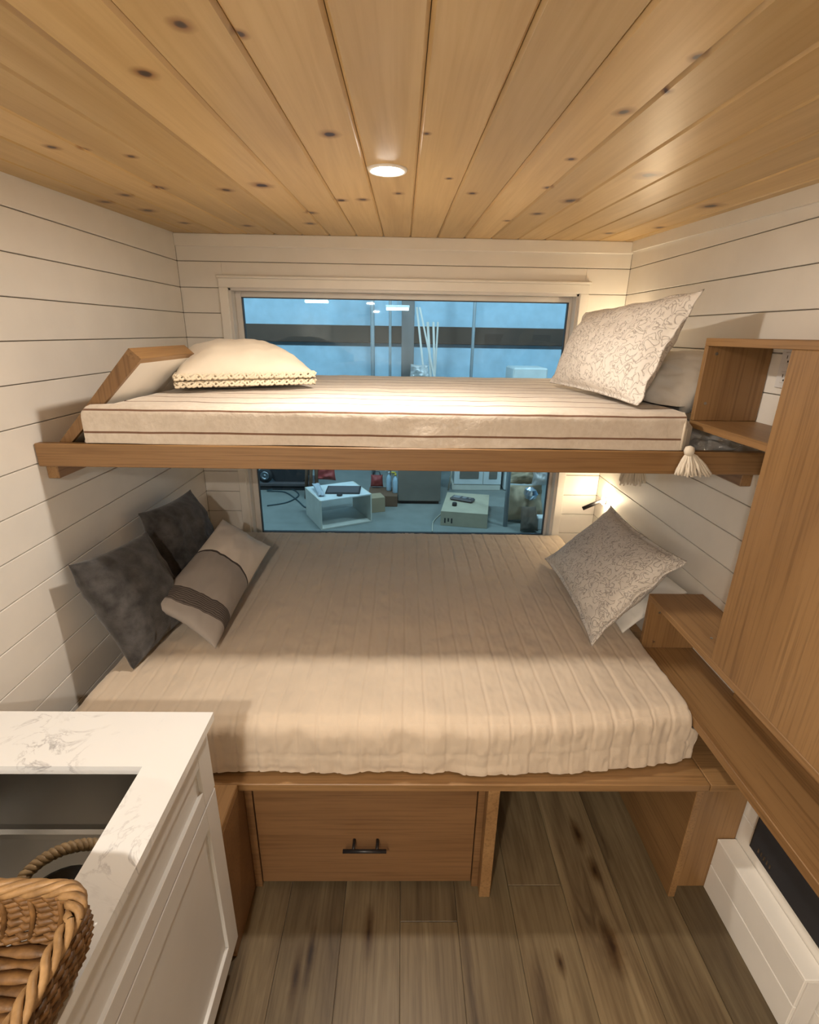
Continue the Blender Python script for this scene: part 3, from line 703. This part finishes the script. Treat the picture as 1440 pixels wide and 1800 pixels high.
# upper bunk
pillow('bed_pillow', (1.925, -1.055, 1.52), (1.925, -.42, 1.52), (2.110, -.42, 1.690), (2.110, -1.052, 1.715), .18, M['sheet'], 'white pillow in loose plastic behind the big sham on the upper bunk', 'pillow', sd=22, zmin=1.405, xlim=(0, XR - .004), wr=.018, back=.55, fn=lambda p: Vector((p.x, p.y, max(p.z, ZU))) if p.x < 1.978 else p)
pillow('pillow_sham', (1.800, -1.085, 1.567), (1.715, -.40, 1.572), (1.850, -.36, 1.862), (1.965, -1.035, 1.905), .17, M['vermicelli'], 'large grey beige stitched sham standing at the right end of the upper bunk', 'pillow', 'stitched shams', sd=25, fl=.06, zmin=ZU, xlim=(0, XR - .02), pinch=.04, back=.4)
def ruffle(t, pts, r, sd):
    r_ = random.Random(sd); k = MB()
    for w in range(3):
        q = []
        for i in range(len(pts) * 6 + 1):
            f = i / 6 % len(pts); a = Vector(pts[int(f) % len(pts)]); b = Vector(pts[(int(f) + 1) % len(pts)]); p = a.lerp(b, f - int(f))
            ph = i * .95 + w * 2 * math.pi / 3
            q.append(p + Vector((math.cos(ph) * r * .5 * math.cos(i), math.sin(ph) * r * .5, math.sin(ph) * r * .75)))
        k.tube(q, r * .42, 5, cap=False)
    return k.build('braid_trim', M['trimyarn'], t, True)
def flatpillow(name, cx, cy, ang, w, h, th, z, label, sd):
    c, s = math.cos(ang), math.sin(ang)
    q = lambda a, b, zz: (cx + c * a * w / 2 - s * b * h / 2, cy + s * a * w / 2 + c * b * h / 2, zz)
    o = pillow(name, q(-1, -1, z + .055), q(1, -1, z + .06), q(1, 1, z + .065), q(-1, 1, z + .055), th, M['cream'], label, 'pillow', sd=sd, zmin=z, pinch=.05, back=.38, p_=2.2, puff=.6, wr=.008)
    e = []
    for k in range(40):
        f = k / 10; sd_ = int(f) % 4; g = (f - int(f)) * 2 - 1; b_ = 1 - .05 * (1 - g * g)
        a, b = [(g, -b_), (b_, g), (-g, b_), (-b_, -g)][sd_]
        e.append(q(a * 1.0, b * 1.0, z + .052))
    ruffle(o, e, .012, sd)
    e2 = [(x, y, z + .026) for x, y, _ in e]; ruffle(o, e2, .011, sd + 1)
    return o
flatpillow('ruffled_pillow', .425, -.57, .45, .49, .42, .19, ZU, 'cream pillow with braided yarn trim lying on the upper bunk blanket', 31)
flatpillow('ruffled_pillow', .255, -.155, .08, .34, .30, .17, ZU, 'second cream braid trimmed pillow, partly hidden behind the leaning guard panel', 41)
# loose plastic and bedding pushed into the gap right of the bunk mattress
bag = pillow('plastic_bag', (1.975, -1.115, 1.402), (1.975, -.75, 1.402), (2.15, -.75, 1.47), (2.16, -1.11, 1.455), .07, M['plastic'], 'clear crumpled plastic stuffed between the bunk mattress and right wall', 'plastic bag', sd=51, zmin=1.400, xlim=(1.955, XR - .004), wr=.02)

# ================================================================== galley: base cabinet, countertop, sink
CX, CY, CZ = .635, -1.680, (.893, .914)
SX = .545; SY0 = -1.838; SY1 = -2.125; SXL = .13
bc = thing('base_cabinet', 'white shaker base cabinet under the quartz counter', 'cabinet', (.3, -2.3, 0))
box('end_panel', (XL + .002, .597), (-1.702, -1.684), (.09, CZ[0]), M['cabinet_white'], bc)
box('carcass_back', (XL + .002, XL + .018), (YF + .002, -1.702), (.09, CZ[0]), M['cabinet_white'], bc)
box('carcass_floor', (XL + .018, .597), (YF + .002, -1.702), (.09, .108), M['cabinet_white'], bc)
box('face_frame', (.579, .597), (YF + .002, -1.702), (.108, CZ[0] - .001), M['cabinet_white'], bc)
box('toe_kick', (.50, .52), (YF + .002, -1.702), (0, .09), M['cabinet_white'], bc)
def front(name, y0, y1, z0, z1, fr, frz):
    x0, x1 = .598, .617
    o = box(name, (x0, x1 - .009), (y0 + fr - .004, y1 - fr + .004), (z0 + frz - .004, z1 - frz + .004), M['cabinet_white'], bc, 0)
    box('stile', (x0, x1), (y0, y0 + fr), (z0, z1), M['cabinet_white'], o, .0012); box('stile', (x0, x1), (y1 - fr, y1), (z0, z1), M['cabinet_white'], o, .0012)
    box('rail', (x0, x1), (y0 + fr, y1 - fr), (z0, z0 + frz), M['cabinet_white'], o, .0012); box('rail', (x0, x1), (y0 + fr, y1 - fr), (z1 - frz, z1), M['cabinet_white'], o, .0012)
    return o
for y1 in (-1.690, -2.344, -2.998):
    front('drawer_front', y1 - .65, y1, .695, .866, .062, .048)
    front('door', y1 - .65, y1, .118, .689, .062, .062)
ct = MB()
ct.box((XL + .002, CX), (SY0, CY), CZ); ct.box((SX, CX), (SY1, SY0), CZ); ct.box((XL + .002, SXL), (SY1, SY0), CZ); ct.box((XL + .002, CX), (YF + .002, SY1), CZ)
cto = fixn(ct.build('countertop', M['marble'], None, origin=(.3, -2.3, CZ[0]))); tag(cto, 'white veined quartz countertop in the left foreground', 'countertop')
def basin():
    x0, x1, y0, y1, zt, zb, rr = SXL - .012, SX + .012, SY1 - .012, SY0 + .012, CZ[0] - .001, .715, .014
    prof = [(0, zt, .0), (0, zb + .02, .0), (.003, zb + .008, 0), (.010, zb + .001, 0), (.02, zb, 0)]
    V = []; F = []; loops = []
    def loop(ins, z, rad, seg=5):
        L_ = []
        for cx, cy, a0 in ((x1 - ins - rad, y1 - ins - rad, 0), (x0 + ins + rad, y1 - ins - rad, 90), (x0 + ins + rad, y0 + ins + rad, 180), (x1 - ins - rad, y0 + ins + rad, 270)):
            for k in range(seg + 1):
                a = math.radians(a0 + 90 * k / seg); L_.append((cx + rad * math.cos(a), cy + rad * math.sin(a), z))
        return L_
    for ins, z, _ in prof: loops.append(loop(ins, z, rr))
    n = len(loops[0])
    for L_ in loops: V += L_
    for i in range(len(loops) - 1):
        for k in range(n): F.append((i * n + k, (i + 1) * n + k, (i + 1) * n + (k + 1) % n, i * n + (k + 1) % n))
    F.append(tuple((len(loops) - 1) * n + k for k in range(n)))
    return V, F
snk = thing('sink', 'brushed steel undermount sink set in the quartz counter', 'sink', ((SXL + SX) / 2, (SY0 + SY1) / 2, .713))
V, F = basin(); bs = mk('basin', V, F, M['steel'], snk, False)
md = bs.modifiers.new('shell', 'SOLIDIFY'); md.thickness = .0015; md.offset = 1
k = MB(); k.lathe((.30, -1.99, .7155), [(.042, .0005), (.040, .003), (.030, .003), (.026, .001), (.001, .001)], 24); k.build('drain', M['chrome'], snk, True)

# ================================================================== wicker basket on the counter
BX = (.250, .646); BYY = (-2.48, -2.145); BZ0 = CZ[1] + .0012; BH = .106
def rrect(ins, z, rad, per=14):
    x0, x1, y0, y1 = BX[0] + ins, BX[1] - ins, BYY[0] + ins, BYY[1] - ins; L_ = []
    cs_ = ((x1 - rad, y1 - rad, 0), (x0 + rad, y1 - rad, 90), (x0 + rad, y0 + rad, 180), (x1 - rad, y0 + rad, 270))
    for q, (cx, cy, a0) in enumerate(cs_):
        for k in range(6): a = math.radians(a0 + 90 * k / 6); L_.append(Vector((cx + rad * math.cos(a), cy + rad * math.sin(a), z)))
        nx = cs_[(q + 1) % 4]; a = math.radians(a0 + 90)
        p = Vector((cx + rad * math.cos(a), cy + rad * math.sin(a), z)); r_ = Vector((nx[0] + rad * math.cos(a), nx[1] + rad * math.sin(a), z))
        for k in range(per): L_.append(p.lerp(r_, k / per))
    return L_
bk_ = thing('wicker_basket', 'brown wicker basket with braided honey rim on the quartz counter', 'basket', ((BX[0] + BX[1]) / 2, (BYY[0] + BYY[1]) / 2, BZ0))
ROWS = 17
for i in range(ROWS):
    f = i / (ROWS - 1); ins = .016 * (1 - f) ** 2 + .006 - .008 * math.sin(f * math.pi); z = BZ0 + .007 + (BH - .016) * f
    L_ = rrect(ins, z, .045); n = len(L_); cen = Vector(((BX[0] + BX[1]) / 2, (BYY[0] + BYY[1]) / 2, z)); pts = []
    for k in range(n * 2 + 1):
        a = L_[(k // 2) % n]; b = L_[(k // 2 + 1) % n]; p_ = a.lerp(b, .5 * (k % 2))
        o_ = (p_ - cen).normalized()
        pts.append(p_ + o_ * (.0045 * math.sin(k * 1.571 + i * math.pi)) + Vector((0, 0, .0022 * nz(k * .4, i * 3.1, 2))))
    kk = MB(); kk.tube(pts, .0052, 6, cap=False); kk.build('weaver', M['wicker'], bk_, True)
L0 = rrect(.020, BZ0 + .004, .045); L1 = rrect(.004, BZ0 + BH, .045)
for k in range(0, len(L0), 2):
    kk = MB(); kk.tube([L0[k], L0[k].lerp(L1[k], .5) + (L1[k] - Vector(((BX[0] + BX[1]) / 2, (BYY[0] + BYY[1]) / 2, BZ0 + BH))).normalized() * .006, L1[k]], .004, 6); kk.build('stake', M['wicker'], bk_, True)
for w_ in range(4):
    pts = []; L_ = rrect(.004, BZ0 + BH, .045); n = len(L_)
    for k in range(n * 3 + 1):
        a = L_[(k // 3) % n]; b = L_[(k // 3 + 1) % n]; p_ = a.lerp(b, (k % 3) / 3); o_ = (p_ - Vector(((BX[0] + BX[1]) / 2, (BYY[0] + BYY[1]) / 2, p_.z))).normalized()
        ph = 2 * math.pi * round(n * 3 / 17) * k / (n * 3) + w_ * math.pi / 2
        pts.append(p_ + o_ * (.0085 * math.cos(ph)) + Vector((0, 0, .0065 * math.sin(ph))))
    kk = MB(); kk.tube(pts, .0056, 6, cap=False); kk.build('rim_strand', M['wicker_rim'], bk_, True)
for i in range(19):
    y = BYY[0] + .032 + i * (BYY[1] - BYY[0] - .064) / 18
    pts = [(BX[0] + .030 + q * (BX[1] - BX[0] - .06) / 16, y, BZ0 + .013 + .003 * math.sin(q * 1.571 + i * math.pi)) for q in range(17)]
    kk = MB(); kk.tube(pts, .009, 6); kk.build('base_rod', M['wicker'], bk_, True)

# dark basket with a seagrass handle standing in the sink
sb_ = thing('rope_handled_basket', 'small dark basket with braided seagrass handle standing inside the steel sink', 'basket', (.455, -2.02, .7165))
k = MB(); k.lathe((.455, -2.020, .7170), [(.055, 0), (.066, .01), (.072, .04), (.074, .062), (.068, .062), (.064, .02), (.001, .012)], 28); k.build('body', M['darkbasket'], sb_, True)
hp = [Vector(q) for q in ((.375, -2.06, .755), (.368, -2.02, .785), (.385, -1.975, .806), (.42, -1.945, .814), (.465, -1.925, .806), (.505, -1.925, .790), (.528, -1.955, .770))]
def spl(P_, m):
    out = []
    for i in range(len(P_) - 1):
        a, b, c, d = P_[max(i - 1, 0)], P_[i], P_[i + 1], P_[min(i + 2, len(P_) - 1)]
        for q in range(m):
            t = q / m; out.append(.5 * ((2 * b) + (c - a) * t + (2 * a - 5 * b + 4 * c - d) * t * t + (3 * b - a - 3 * c + d) * t ** 3))
    return out + [P_[-1]]
hs_ = spl(hp, 14)
for w_ in range(3):
    pts = []
    for i, p_ in enumerate(hs_):
        t = (hs_[min(i + 1, len(hs_) - 1)] - hs_[max(i - 1, 0)]).normalized(); a = t.cross(Vector((0, 0, 1))).normalized(); b = t.cross(a)
        ph = i * .75 + w_ * 2 * math.pi / 3; pts.append(p_ + a * .0065 * math.cos(ph) + b * .0065 * math.sin(ph))
    kk = MB(); kk.tube(pts, .0058, 6); kk.build('handle_strand', M['seagrass'], sb_, True)

# ================================================================== workshop outside the window
GZ = -.66
gf = box('workshop_floor', (-7, 9), (.30, 7.6), (GZ - .1, GZ), M['concrete'], None, 0); tag(gf, kind='structure')
gw = box('workshop_wall', (-7, 9), (6.6, 6.75), (GZ, 4.2), M['blue_wall'], None, 0); tag(gw, kind='structure')
gl_ = box('workshop_wall_side', (-7.15, -7), (.3, 6.75), (GZ, 4.2), M['blue_wall'], None, 0); tag(gl_, kind='structure')
gr_ = box('workshop_wall_side', (9, 9.15), (.3, 6.75), (GZ, 4.2), M['blue_wall'], None, 0); tag(gr_, kind='structure')
gc_ = box('workshop_ceiling', (-7.15, 9.15), (.3, 6.75), (4.2, 4.3), M['white_wall'], None, 0); tag(gc_, kind='structure')
for x, y, e in ((-2.6, 2.4, 1), (1.1, 2.4, 1), (4.8, 2.4, 1)):  # unseen fill lamps, added and tilted to brighten the workshop and its far wall
    ld = bpy.data.lights.new('shop_fill', 'AREA'); ld.shape = 'RECTANGLE'; ld.size = 1.2; ld.size_y = .15; ld.energy = GARAGE_POWER * e; ld.color = COOL
    lo = bpy.data.objects.new('shop_fill_lamp', ld); COL.objects.link(lo); lo.location = (x, y, 4.0); lo.rotation_euler = (math.radians(52), 0, 0)
bm_ = box('steel_beam', (-7, 9), (6.49, 6.59), (1.585, 1.870), M['beam'], None, .01); tag(bm_, 'dark horizontal beam across the blue workshop wall', 'beam')
def vpost(px, y, r_, mat, label, nm='post', z1=4.19):
    p = atY((px, 590), y); k = MB(); k.tube([(p.x, y, GZ), (p.x, y, z1)], r_, 8); o = k.build(nm, mat, None, True, origin=(p.x, y, GZ)); return tag(o, label, 'post', 'posts behind the window')
vpost(655, 6.1, .035, M['thin_post'], 'thin grey upright behind the upper window, furthest left')
vpost(686, 5.9, .022, M['thin_post'], 'thin grey upright just left of the dark post behind the window')
vpost(832, 6.1, .026, M['thin_post'], 'thin grey upright right of the lumber behind the window')
p = atY((717, 590), 5.85); o = box('column', (p.x - .10, p.x + .10), (5.75, 5.95), (GZ, 4.19), M['grey_post'], None, .01); tag(o, 'dark square column in the middle of the upper window view', 'column')
for i, (xa, xb, ya, rr, l) in enumerate(((733, 745, 5.55, .018, 'longest pale lumber strip slanting beside the dark column'), (738, 762, 5.52, .016, 'pale lumber strip crossing the others beside the dark column'), (752, 757, 5.62, .022, 'short pale lumber strip standing upright in the middle of the bundle'), (762, 764, 5.58, .02, 'pale lumber strip second from the right of the bundle'), (770, 765, 5.65, .016, 'rightmost pale lumber strip of the bundle'))):
    a = atY((xa, 540 if i < 2 else 566), ya); b = atY((xb, 655), ya); e = b + (b - a) * ((b.z - GZ) / (a.z - b.z))
    k = MB(); k.tube([e, a], rr * 1.2, 4); tag(k.build('lumber_strip', M['lumber'], None, origin=e), l, 'lumber', 'lumber strips')
o = pillow('clear_bag', atY((720, 666), 5.25), atY((757, 666), 5.25), atY((752, 642), 5.28), atY((722, 640), 5.28), .2, M['plastic'], 'crumpled clear plastic bag at the foot of the dark column', 'plastic bag', sd=61, wr=.05, n=20)
pb = atY((738, 669), 5.27); o2 = box('storage_crate', (pb.x - .18, pb.x + .18), (5.14, 5.40), (GZ, pb.z), M['cardboard'], None, .01); tag(o2, 'brown storage crate standing below the clear plastic bag', 'crate')
a = atY((897, 664), 5.4); b = atY((958, 646), 5.4)
o = box('white_appliance', (a.x, b.x), (5.2, 5.8), (GZ, b.z), M['white_door'], None, .02); tag(o, 'white boxy appliance at the right behind the upper window', 'appliance')
def fixture(q, y, label):
    p = atY(q, y); t = thing('tube_light', label, 'light fixture', p, 'workshop tube lights')
    box('housing', (p.x - .16, p.x + .16), (y - .05, y + .05), (p.z + .03, p.z + .06), M['white_door'], t, .004)
    for d in (-.03, .03):
        k = MB(); k.tube([(p.x - .15, y + d, p.z + .012), (p.x + .15, y + d, p.z + .012)], .014, 8); k.build('tube', M['tube_led'], t, True)
    k = MB(); k.tube([(p.x, y, p.z + .06), (p.x, y, 4.2)], .004, 6); k.build('hanger', M['thin_post'], t)
fixture((557, 532), 4.6, 'small hanging tube light, left of the two behind the upper window')
fixture((699, 545), 4.6, 'small hanging tube light in front of the dark column')

# open white carcass
FLp = atZ((565, 932), GZ); ang = math.atan2(3.71 - 3.381, .684 - .04); wv = .715; dv_ = .66; hv = .40
cr = thing('cabinet_carcass', 'open pale cabinet carcass standing on the concrete workshop floor', 'cabinet', FLp); cr.rotation_euler = (0, 0, ang)
def cbox(x, y, z, mat, nm='panel', par=None, bev=.002):
    me = boxmesh(x[1] - x[0], y[1] - y[0], z[1] - z[0], bev, nm); me.materials.append(mat); o = bpy.data.objects.new(nm, me); link(o, par or cr)
    o.location = ((x[0] + x[1]) / 2, (y[0] + y[1]) / 2, (z[0] + z[1]) / 2); return o
cbox((0, .018), (0, dv_), (0, hv), M['carcass'], 'side_panel'); cbox((wv - .018, wv), (0, dv_), (0, hv), M['carcass'], 'side_panel')
cbox((.018, wv - .018), (0, dv_), (0, .018), M['carcass'], 'bottom_panel'); cbox((.018, wv - .018), (0, dv_), (hv - .018, hv), M['white_door'], 'top_panel')
bt = thing('black_board', 'thin black board lying across the top of the pale carcass', 'board', FLp + Matrix.Rotation(ang, 3, 'Z') @ Vector((.42, .30, hv + .002))); bt.rotation_euler = (0, 0, ang - .45)
cbox((-.22, .24), (-.17, .16), (0, .016), M['rubber'], 'sheet', bt, .006); cbox((-.20, .22), (-.15, .14), (.016, .019), M['meter'], 'inset', bt, .001)
R3 = Matrix.Rotation(ang, 3, 'Z')
def onc(x, y, z): return FLp + R3 @ Vector((x, y, z))
pillow('work_glove', onc(.03, .14, hv + .02), onc(.11, .12, hv + .02), onc(.17, .54, hv + .07), onc(.07, .56, hv + .07), .06, M['glove'], 'pale blue work glove on the left corner of the carcass', 'glove', sd=71, n=16, wr=.01, zmin=GZ + hv + .001)
k = MB(); q = onc(.30, .10, hv + .001); k.lathe(q, [(.035, 0), (.04, .012), (.03, .022), (.012, .026)], 14); tag(k.build('black_knob', M['rubber'], None, True, origin=q), 'small black knob in front of the black board', 'knob')  # loose black knob lying by the board
# cardboard behind carcass
a = atZ((664, 897), GZ); o = box('cardboard_box', (a.x - .16, a.x + .08), (a.y - .1, a.y + .12), (GZ, GZ + .22), M['cardboard'], None, .004, ); o.rotation_euler = (0, 0, .35); tag(o, 'small brown cardboard box behind the pale carcass', 'box')
# flat box with multimeter
tl, tr_, br_, bl2 = atZ((788, 864), -.454), atZ((856, 870), -.454), atZ((858, 904), -.454), atZ((775, 898), -.454)
cxb = (tl + tr_ + br_ + bl2) / 4; angb = math.atan2((br_ - bl2).y, (br_ - bl2).x)
fb = thing('carton', 'pale flat carton with a multimeter on top, right of the workshop floor', 'box', (bl2.x, bl2.y, GZ)); fb.rotation_euler = (0, 0, angb)
cbox((0, .62), (0, .85), (0, .206), M['cardboard_pale'], 'carton_body', fb, .004)
for i in range(3): cbox((.05 + i * .045, .07 + i * .045), (-.001, .0), (.04 + .02 * (i % 2), .11), M['rubber'], 'printed_mark', fb, 0)
Rb = Matrix.Rotation(angb, 3, 'Z'); qb = Vector((bl2.x, bl2.y, GZ)) + Rb @ Vector((.25, .50, .2065))
mm_ = thing('multimeter', 'dark handheld multimeter lying on the pale carton', 'multimeter', qb); mm_.rotation_euler = (0, 0, angb - .3)
cbox((-.17, .17), (-.075, .075), (0, .045), M['meter'], 'case', mm_, .02); cbox((-.13, -.03), (-.05, .05), (.045, .048), M['meter_face'], 'screen', mm_, .001); cbox((0, .06), (-.04, .04), (.045, .049), M['meter_face'], 'keypad', mm_, .001)
k = MB(); k.lathe((0, 0, 0), [(.02, 0), (.02, .008), (.012, .01)], 12); o = k.build('dial', M['meter_face'], None, True, origin=(0, 0, 0)); o.parent = mm_; o.location = (.11, 0, .045)
qb2 = Vector((bl2.x, bl2.y, GZ)) + Rb @ Vector((.16, .25, .2065)); k = MB(); k.lathe(qb2, [(.032, 0), (.034, .03), (.030, .045), (.012, .048)], 14); tag(k.build('black_cap', M['rubber'], None, True, origin=qb2), 'small black round cap on the carton in front of the multimeter', 'canister')  # loose black cap standing on the carton
# taupe cabinet
tp = thing('freestanding_cabinet', 'tall taupe cabinet with black base standing behind the lower window', 'cabinet', (1.34, 4.75, GZ))
box('body', (1.02, 1.655), (4.46, 5.05), (GZ + .05, GZ + 1.05), M['taupe_panel'], tp, .006); box('base', (1.04, 1.635), (4.50, 5.0), (GZ, GZ + .05), M['rubber'], tp, 0)
# spray bottles
def bottle(q, h, mat, capm, label):
    b = atZ(q, GZ + .17); x, y, z = b
    t = thing('spray_bottle', label, 'bottle', b, 'spray bottles')
    k = MB(); k.lathe(b, [(.036, 0), (.04, .01), (.04, h * .55), (.03, h * .68), (.014, h * .74), (.014, h * .80)], 16); k.build('bottle_body', mat, t, True)
    k = MB(); k.lathe((x, y, z + h * .80), [(.018, 0), (.018, .03), (.010, .034)], 12); k.tube([(x, y, z + h * .80 + .045), (x - .06, y - .02, z + h * .80 + .055)], .014, 8); k.tube([(x - .03, y, z + h * .80 + .04), (x - .045, y, z + h * .80)], .006, 6); k.build('sprayer', capm, t, True)
lg = atZ((690, 868), GZ + .17)
o = box('low_shelf', (lg.x - .36, lg.x + .075), (lg.y - .10, lg.y + .35), (GZ, GZ + .168), M['brown_bag'], None, .006); tag(o, 'low dark wooden step under the spray bottles', 'step')
bottle((684, 862), .33, M['bottle_blue'], M['white_door'], 'pale blue spray bottle with white trigger beside the taupe cabinet')
bottle((695, 866), .33, M['bottle_blue'], M['yellow'], 'pale blue spray bottle with yellow trigger beside the taupe cabinet')
rc = atZ((662, 860), GZ + .17)
g = thing('red_tool_bag', 'red fabric tool bag left of the spray bottles', 'bag', (rc.x, rc.y + .1, rc.z))
pillow_o = pillow('bag_body', (rc.x - .10, rc.y + .1, rc.z + .01), (rc.x + .10, rc.y + .1, rc.z + .01), (rc.x + .09, rc.y + .12, rc.z + .2), (rc.x - .09, rc.y + .12, rc.z + .2), .16, M['red'], None, None, n=16, sd=80, wr=.012, zmin=rc.z + .001)
pillow_o.parent = g; pillow_o.location = Vector(pillow_o.location) - Vector(g.location)
k = MB(); k.tube([(rc.x - .06, rc.y + .1, rc.z + .18), (rc.x - .04, rc.y + .1, rc.z + .25), (rc.x + .04, rc.y + .1, rc.z + .25), (rc.x + .06, rc.y + .1, rc.z + .18)], .008, 6); k.build('bag_handle', M['rubber'], g, True)
# wheeled machine at the left
mc = atZ((470, 862), GZ); mo = thing('wheeled_compressor', 'dark wheeled machine behind the lower window at the left', 'machine', (mc.x + .3, mc.y + .2, GZ))
box('base_plate', (mc.x - .25, mc.x + .75), (mc.y, mc.y + .5), (GZ + .07, GZ + .12), M['meter'], mo, .005); box('skid', (mc.x - .2, mc.x + .7), (mc.y + .02, mc.y + .06), (GZ, GZ + .07), M['rubber'], mo, .004)
k = MB(); k.prism([(mc.x + .12, mc.y + .1, GZ + .12), (mc.x + .55, mc.y + .1, GZ + .12), (mc.x + .68, mc.y + .1, GZ + .25), (mc.x + .68, mc.y + .1, GZ + .62), (mc.x + .02, mc.y + .1, GZ + .62), (mc.x + .02, mc.y + .1, GZ + .22)], (0, .35, 0)); fixn(k.build('housing', M['rubber'], mo))
k = MB(); k.lathe((mc.x - .03, mc.y + .06, GZ + .235), [(.05, -.035), (.115, -.03), (.12, 0), (.115, .03), (.05, .035)], 24, 'y'); wo = k.build('wheel', M['rubber'], mo, True)
k = MB(); k.lathe((mc.x - .03, mc.y + .025, GZ + .235), [(.07, .0), (.07, -.006), (.045, -.006), (.044, -.001), (.02, -.001), (.018, -.008), (.001, -.008)], 20, 'y'); k.build('wheel_rim', M['rim_metal'], wo, True)
# legs and red bundle
lgx = atZ((548, 880), GZ)
hd = thing('hand_truck', 'dark upright rack with a red bundle behind the pale carcass', 'rack', (lgx.x, lgx.y, GZ))
for dx in (-.10, -.02, .07):
    k = MB(); k.tube([(lgx.x + dx, lgx.y + abs(dx), GZ), (lgx.x + dx * .8 + .03, lgx.y + .1, GZ + .75)], .026, 8); k.build('leg', M['brown_bag'], hd, True)
b1 = pillow('bundle', (lgx.x + .04, lgx.y + .12, GZ + .30), (lgx.x + .36, lgx.y + .15, GZ + .28), (lgx.x + .34, lgx.y + .2, GZ + .52), (lgx.x + .02, lgx.y + .18, GZ + .55), .2, M['red'], None, None, n=16, sd=90, wr=.03)
b1.parent = hd; b1.location = Vector(b1.location) - Vector(hd.location)
# cable loops
def cable(pts, r_, mat, label, nm='cable'):
    P_ = [Vector((q.x, q.y, GZ + r_)) for q in (atZ(v, GZ) for v in pts)]
    k = MB(); k.tube(spl(P_, 8), r_, 6); tag(k.build(nm, mat, None, True), label, 'cable')
cable([(470, 890), (505, 884), (525, 872), (515, 862), (490, 860), (470, 864), (500, 866), (520, 878), (534, 891), (538, 893)], .011, M['hose'], 'dark hose looping over the concrete floor at the left')
cable([(760, 935), (762, 918), (775, 904)], .008, M['cord'], 'pale cord running on the floor left of the carton')
# white cabinet fronts behind the carton
wd = thing('white_wall_unit', 'white panelled cabinet doors standing behind the carton', 'cabinet', (2.3, 5.3, GZ))
box('plinth', (1.90, 2.70), (5.22, 5.7), (GZ, GZ + .10), M['carcass'], wd, .004)
for x0, x1 in ((1.93, 2.40), (2.41, 2.70)):
    d_ = box('door', (x0, x1), (5.21, 5.23), (GZ + .10, GZ + .85), M['white_door'], wd, .003)
    box('inset_panel', (x0 + .09, x1 - .07), (5.20, 5.209), (GZ + .20, GZ + .75), M['taupe_panel'], d_, .002)
box('carcass_body', (1.93, 2.70), (5.23, 5.7), (GZ + .10, GZ + .85), M['carcass'], wd, .003)
k = MB(); k.tube([atY((796, 815), 4.9), atY((793, 835), 4.9), atY((788, 862), 4.9)], .012, 6); tag(k.build('hanging_cord', M['cord'], None, True), 'pale cord hanging between taupe cabinet and white doors', 'cord')
# pole and sacks at the right
a = atZ((888, 925), GZ); k = MB(); k.tube([(a.x, a.y, GZ), (a.x + .03, a.y + .25, GZ + 1.9)], .03, 8); tag(k.build('leaning_pole', M['thin_post'], None, True, origin=(a.x, a.y, GZ)), 'pale blue pole leaning between carton and canvas sacks', 'pole')
def sack(x0, x1, y, z0, z1, th, mat, label, sd, nm='canvas_sack', wr=.04):
    return pillow(nm, (x0, y, z0), (x1, y, z0), (x1 - .03, y + .12, z1), (x0 + .02, y + .12, z1), th, mat, label, 'bag', 'sacks behind the lower window', n=22, sd=sd, wr=wr, puff=.35, zmin=max(GZ + .001, z0 - .001) if z0 <= GZ + .03 else None)
sack(2.50, 3.02, 3.76, GZ + .02, -.16, .30, M['tan_canvas'], 'large tan canvas sack at the right edge of the lower window', 101)
sack(2.62, 2.86, 3.38, GZ + .02, -.34, .14, M['cloth_dark'], 'black pouch in front of the tan canvas sack', 102, 'black_pouch', .015)
sack(2.56, 3.06, 3.95, -.16, .02, .22, M['tan_canvas'], 'tan folded canvas roll on top of the large sack', 103, 'canvas_roll')
k = MB(); c_ = atY((933, 868), 3.62); k.lathe(c_, [(.02, -.085), (.07, -.06), (.092, 0), (.07, .06), (.02, .085)], 16); fo = k.build('foil_bundle', M['foil'], None, False); tag(fo, 'crumpled silver foil bundle on the canvas sacks', 'foil')
for v in fo.data.vertices: v.co += v.co.normalized() * .02 * nz(v.co.x * 30, v.co.y * 30, v.co.z * 30)
c2 = atY((950, 838), 3.75); pillow('clear_bag', (c2.x - .1, c2.y, c2.z - .12), (c2.x + .12, c2.y, c2.z - .12), (c2.x + .1, c2.y + .1, c2.z + .12), (c2.x - .08, c2.y + .1, c2.z + .12), .2, M['plastic'], 'clear plastic bag on top of the canvas sacks', 'plastic bag', sd=110, n=18, wr=.05)
a = atZ((955, 922), GZ); o = box('white_bin', (a.x - .14, a.x + .1), (a.y - .20, a.y - .06), (GZ, GZ + .17), M['white_door'], None, .01); tag(o, 'small white bin at the lower right corner of the window', 'bin')
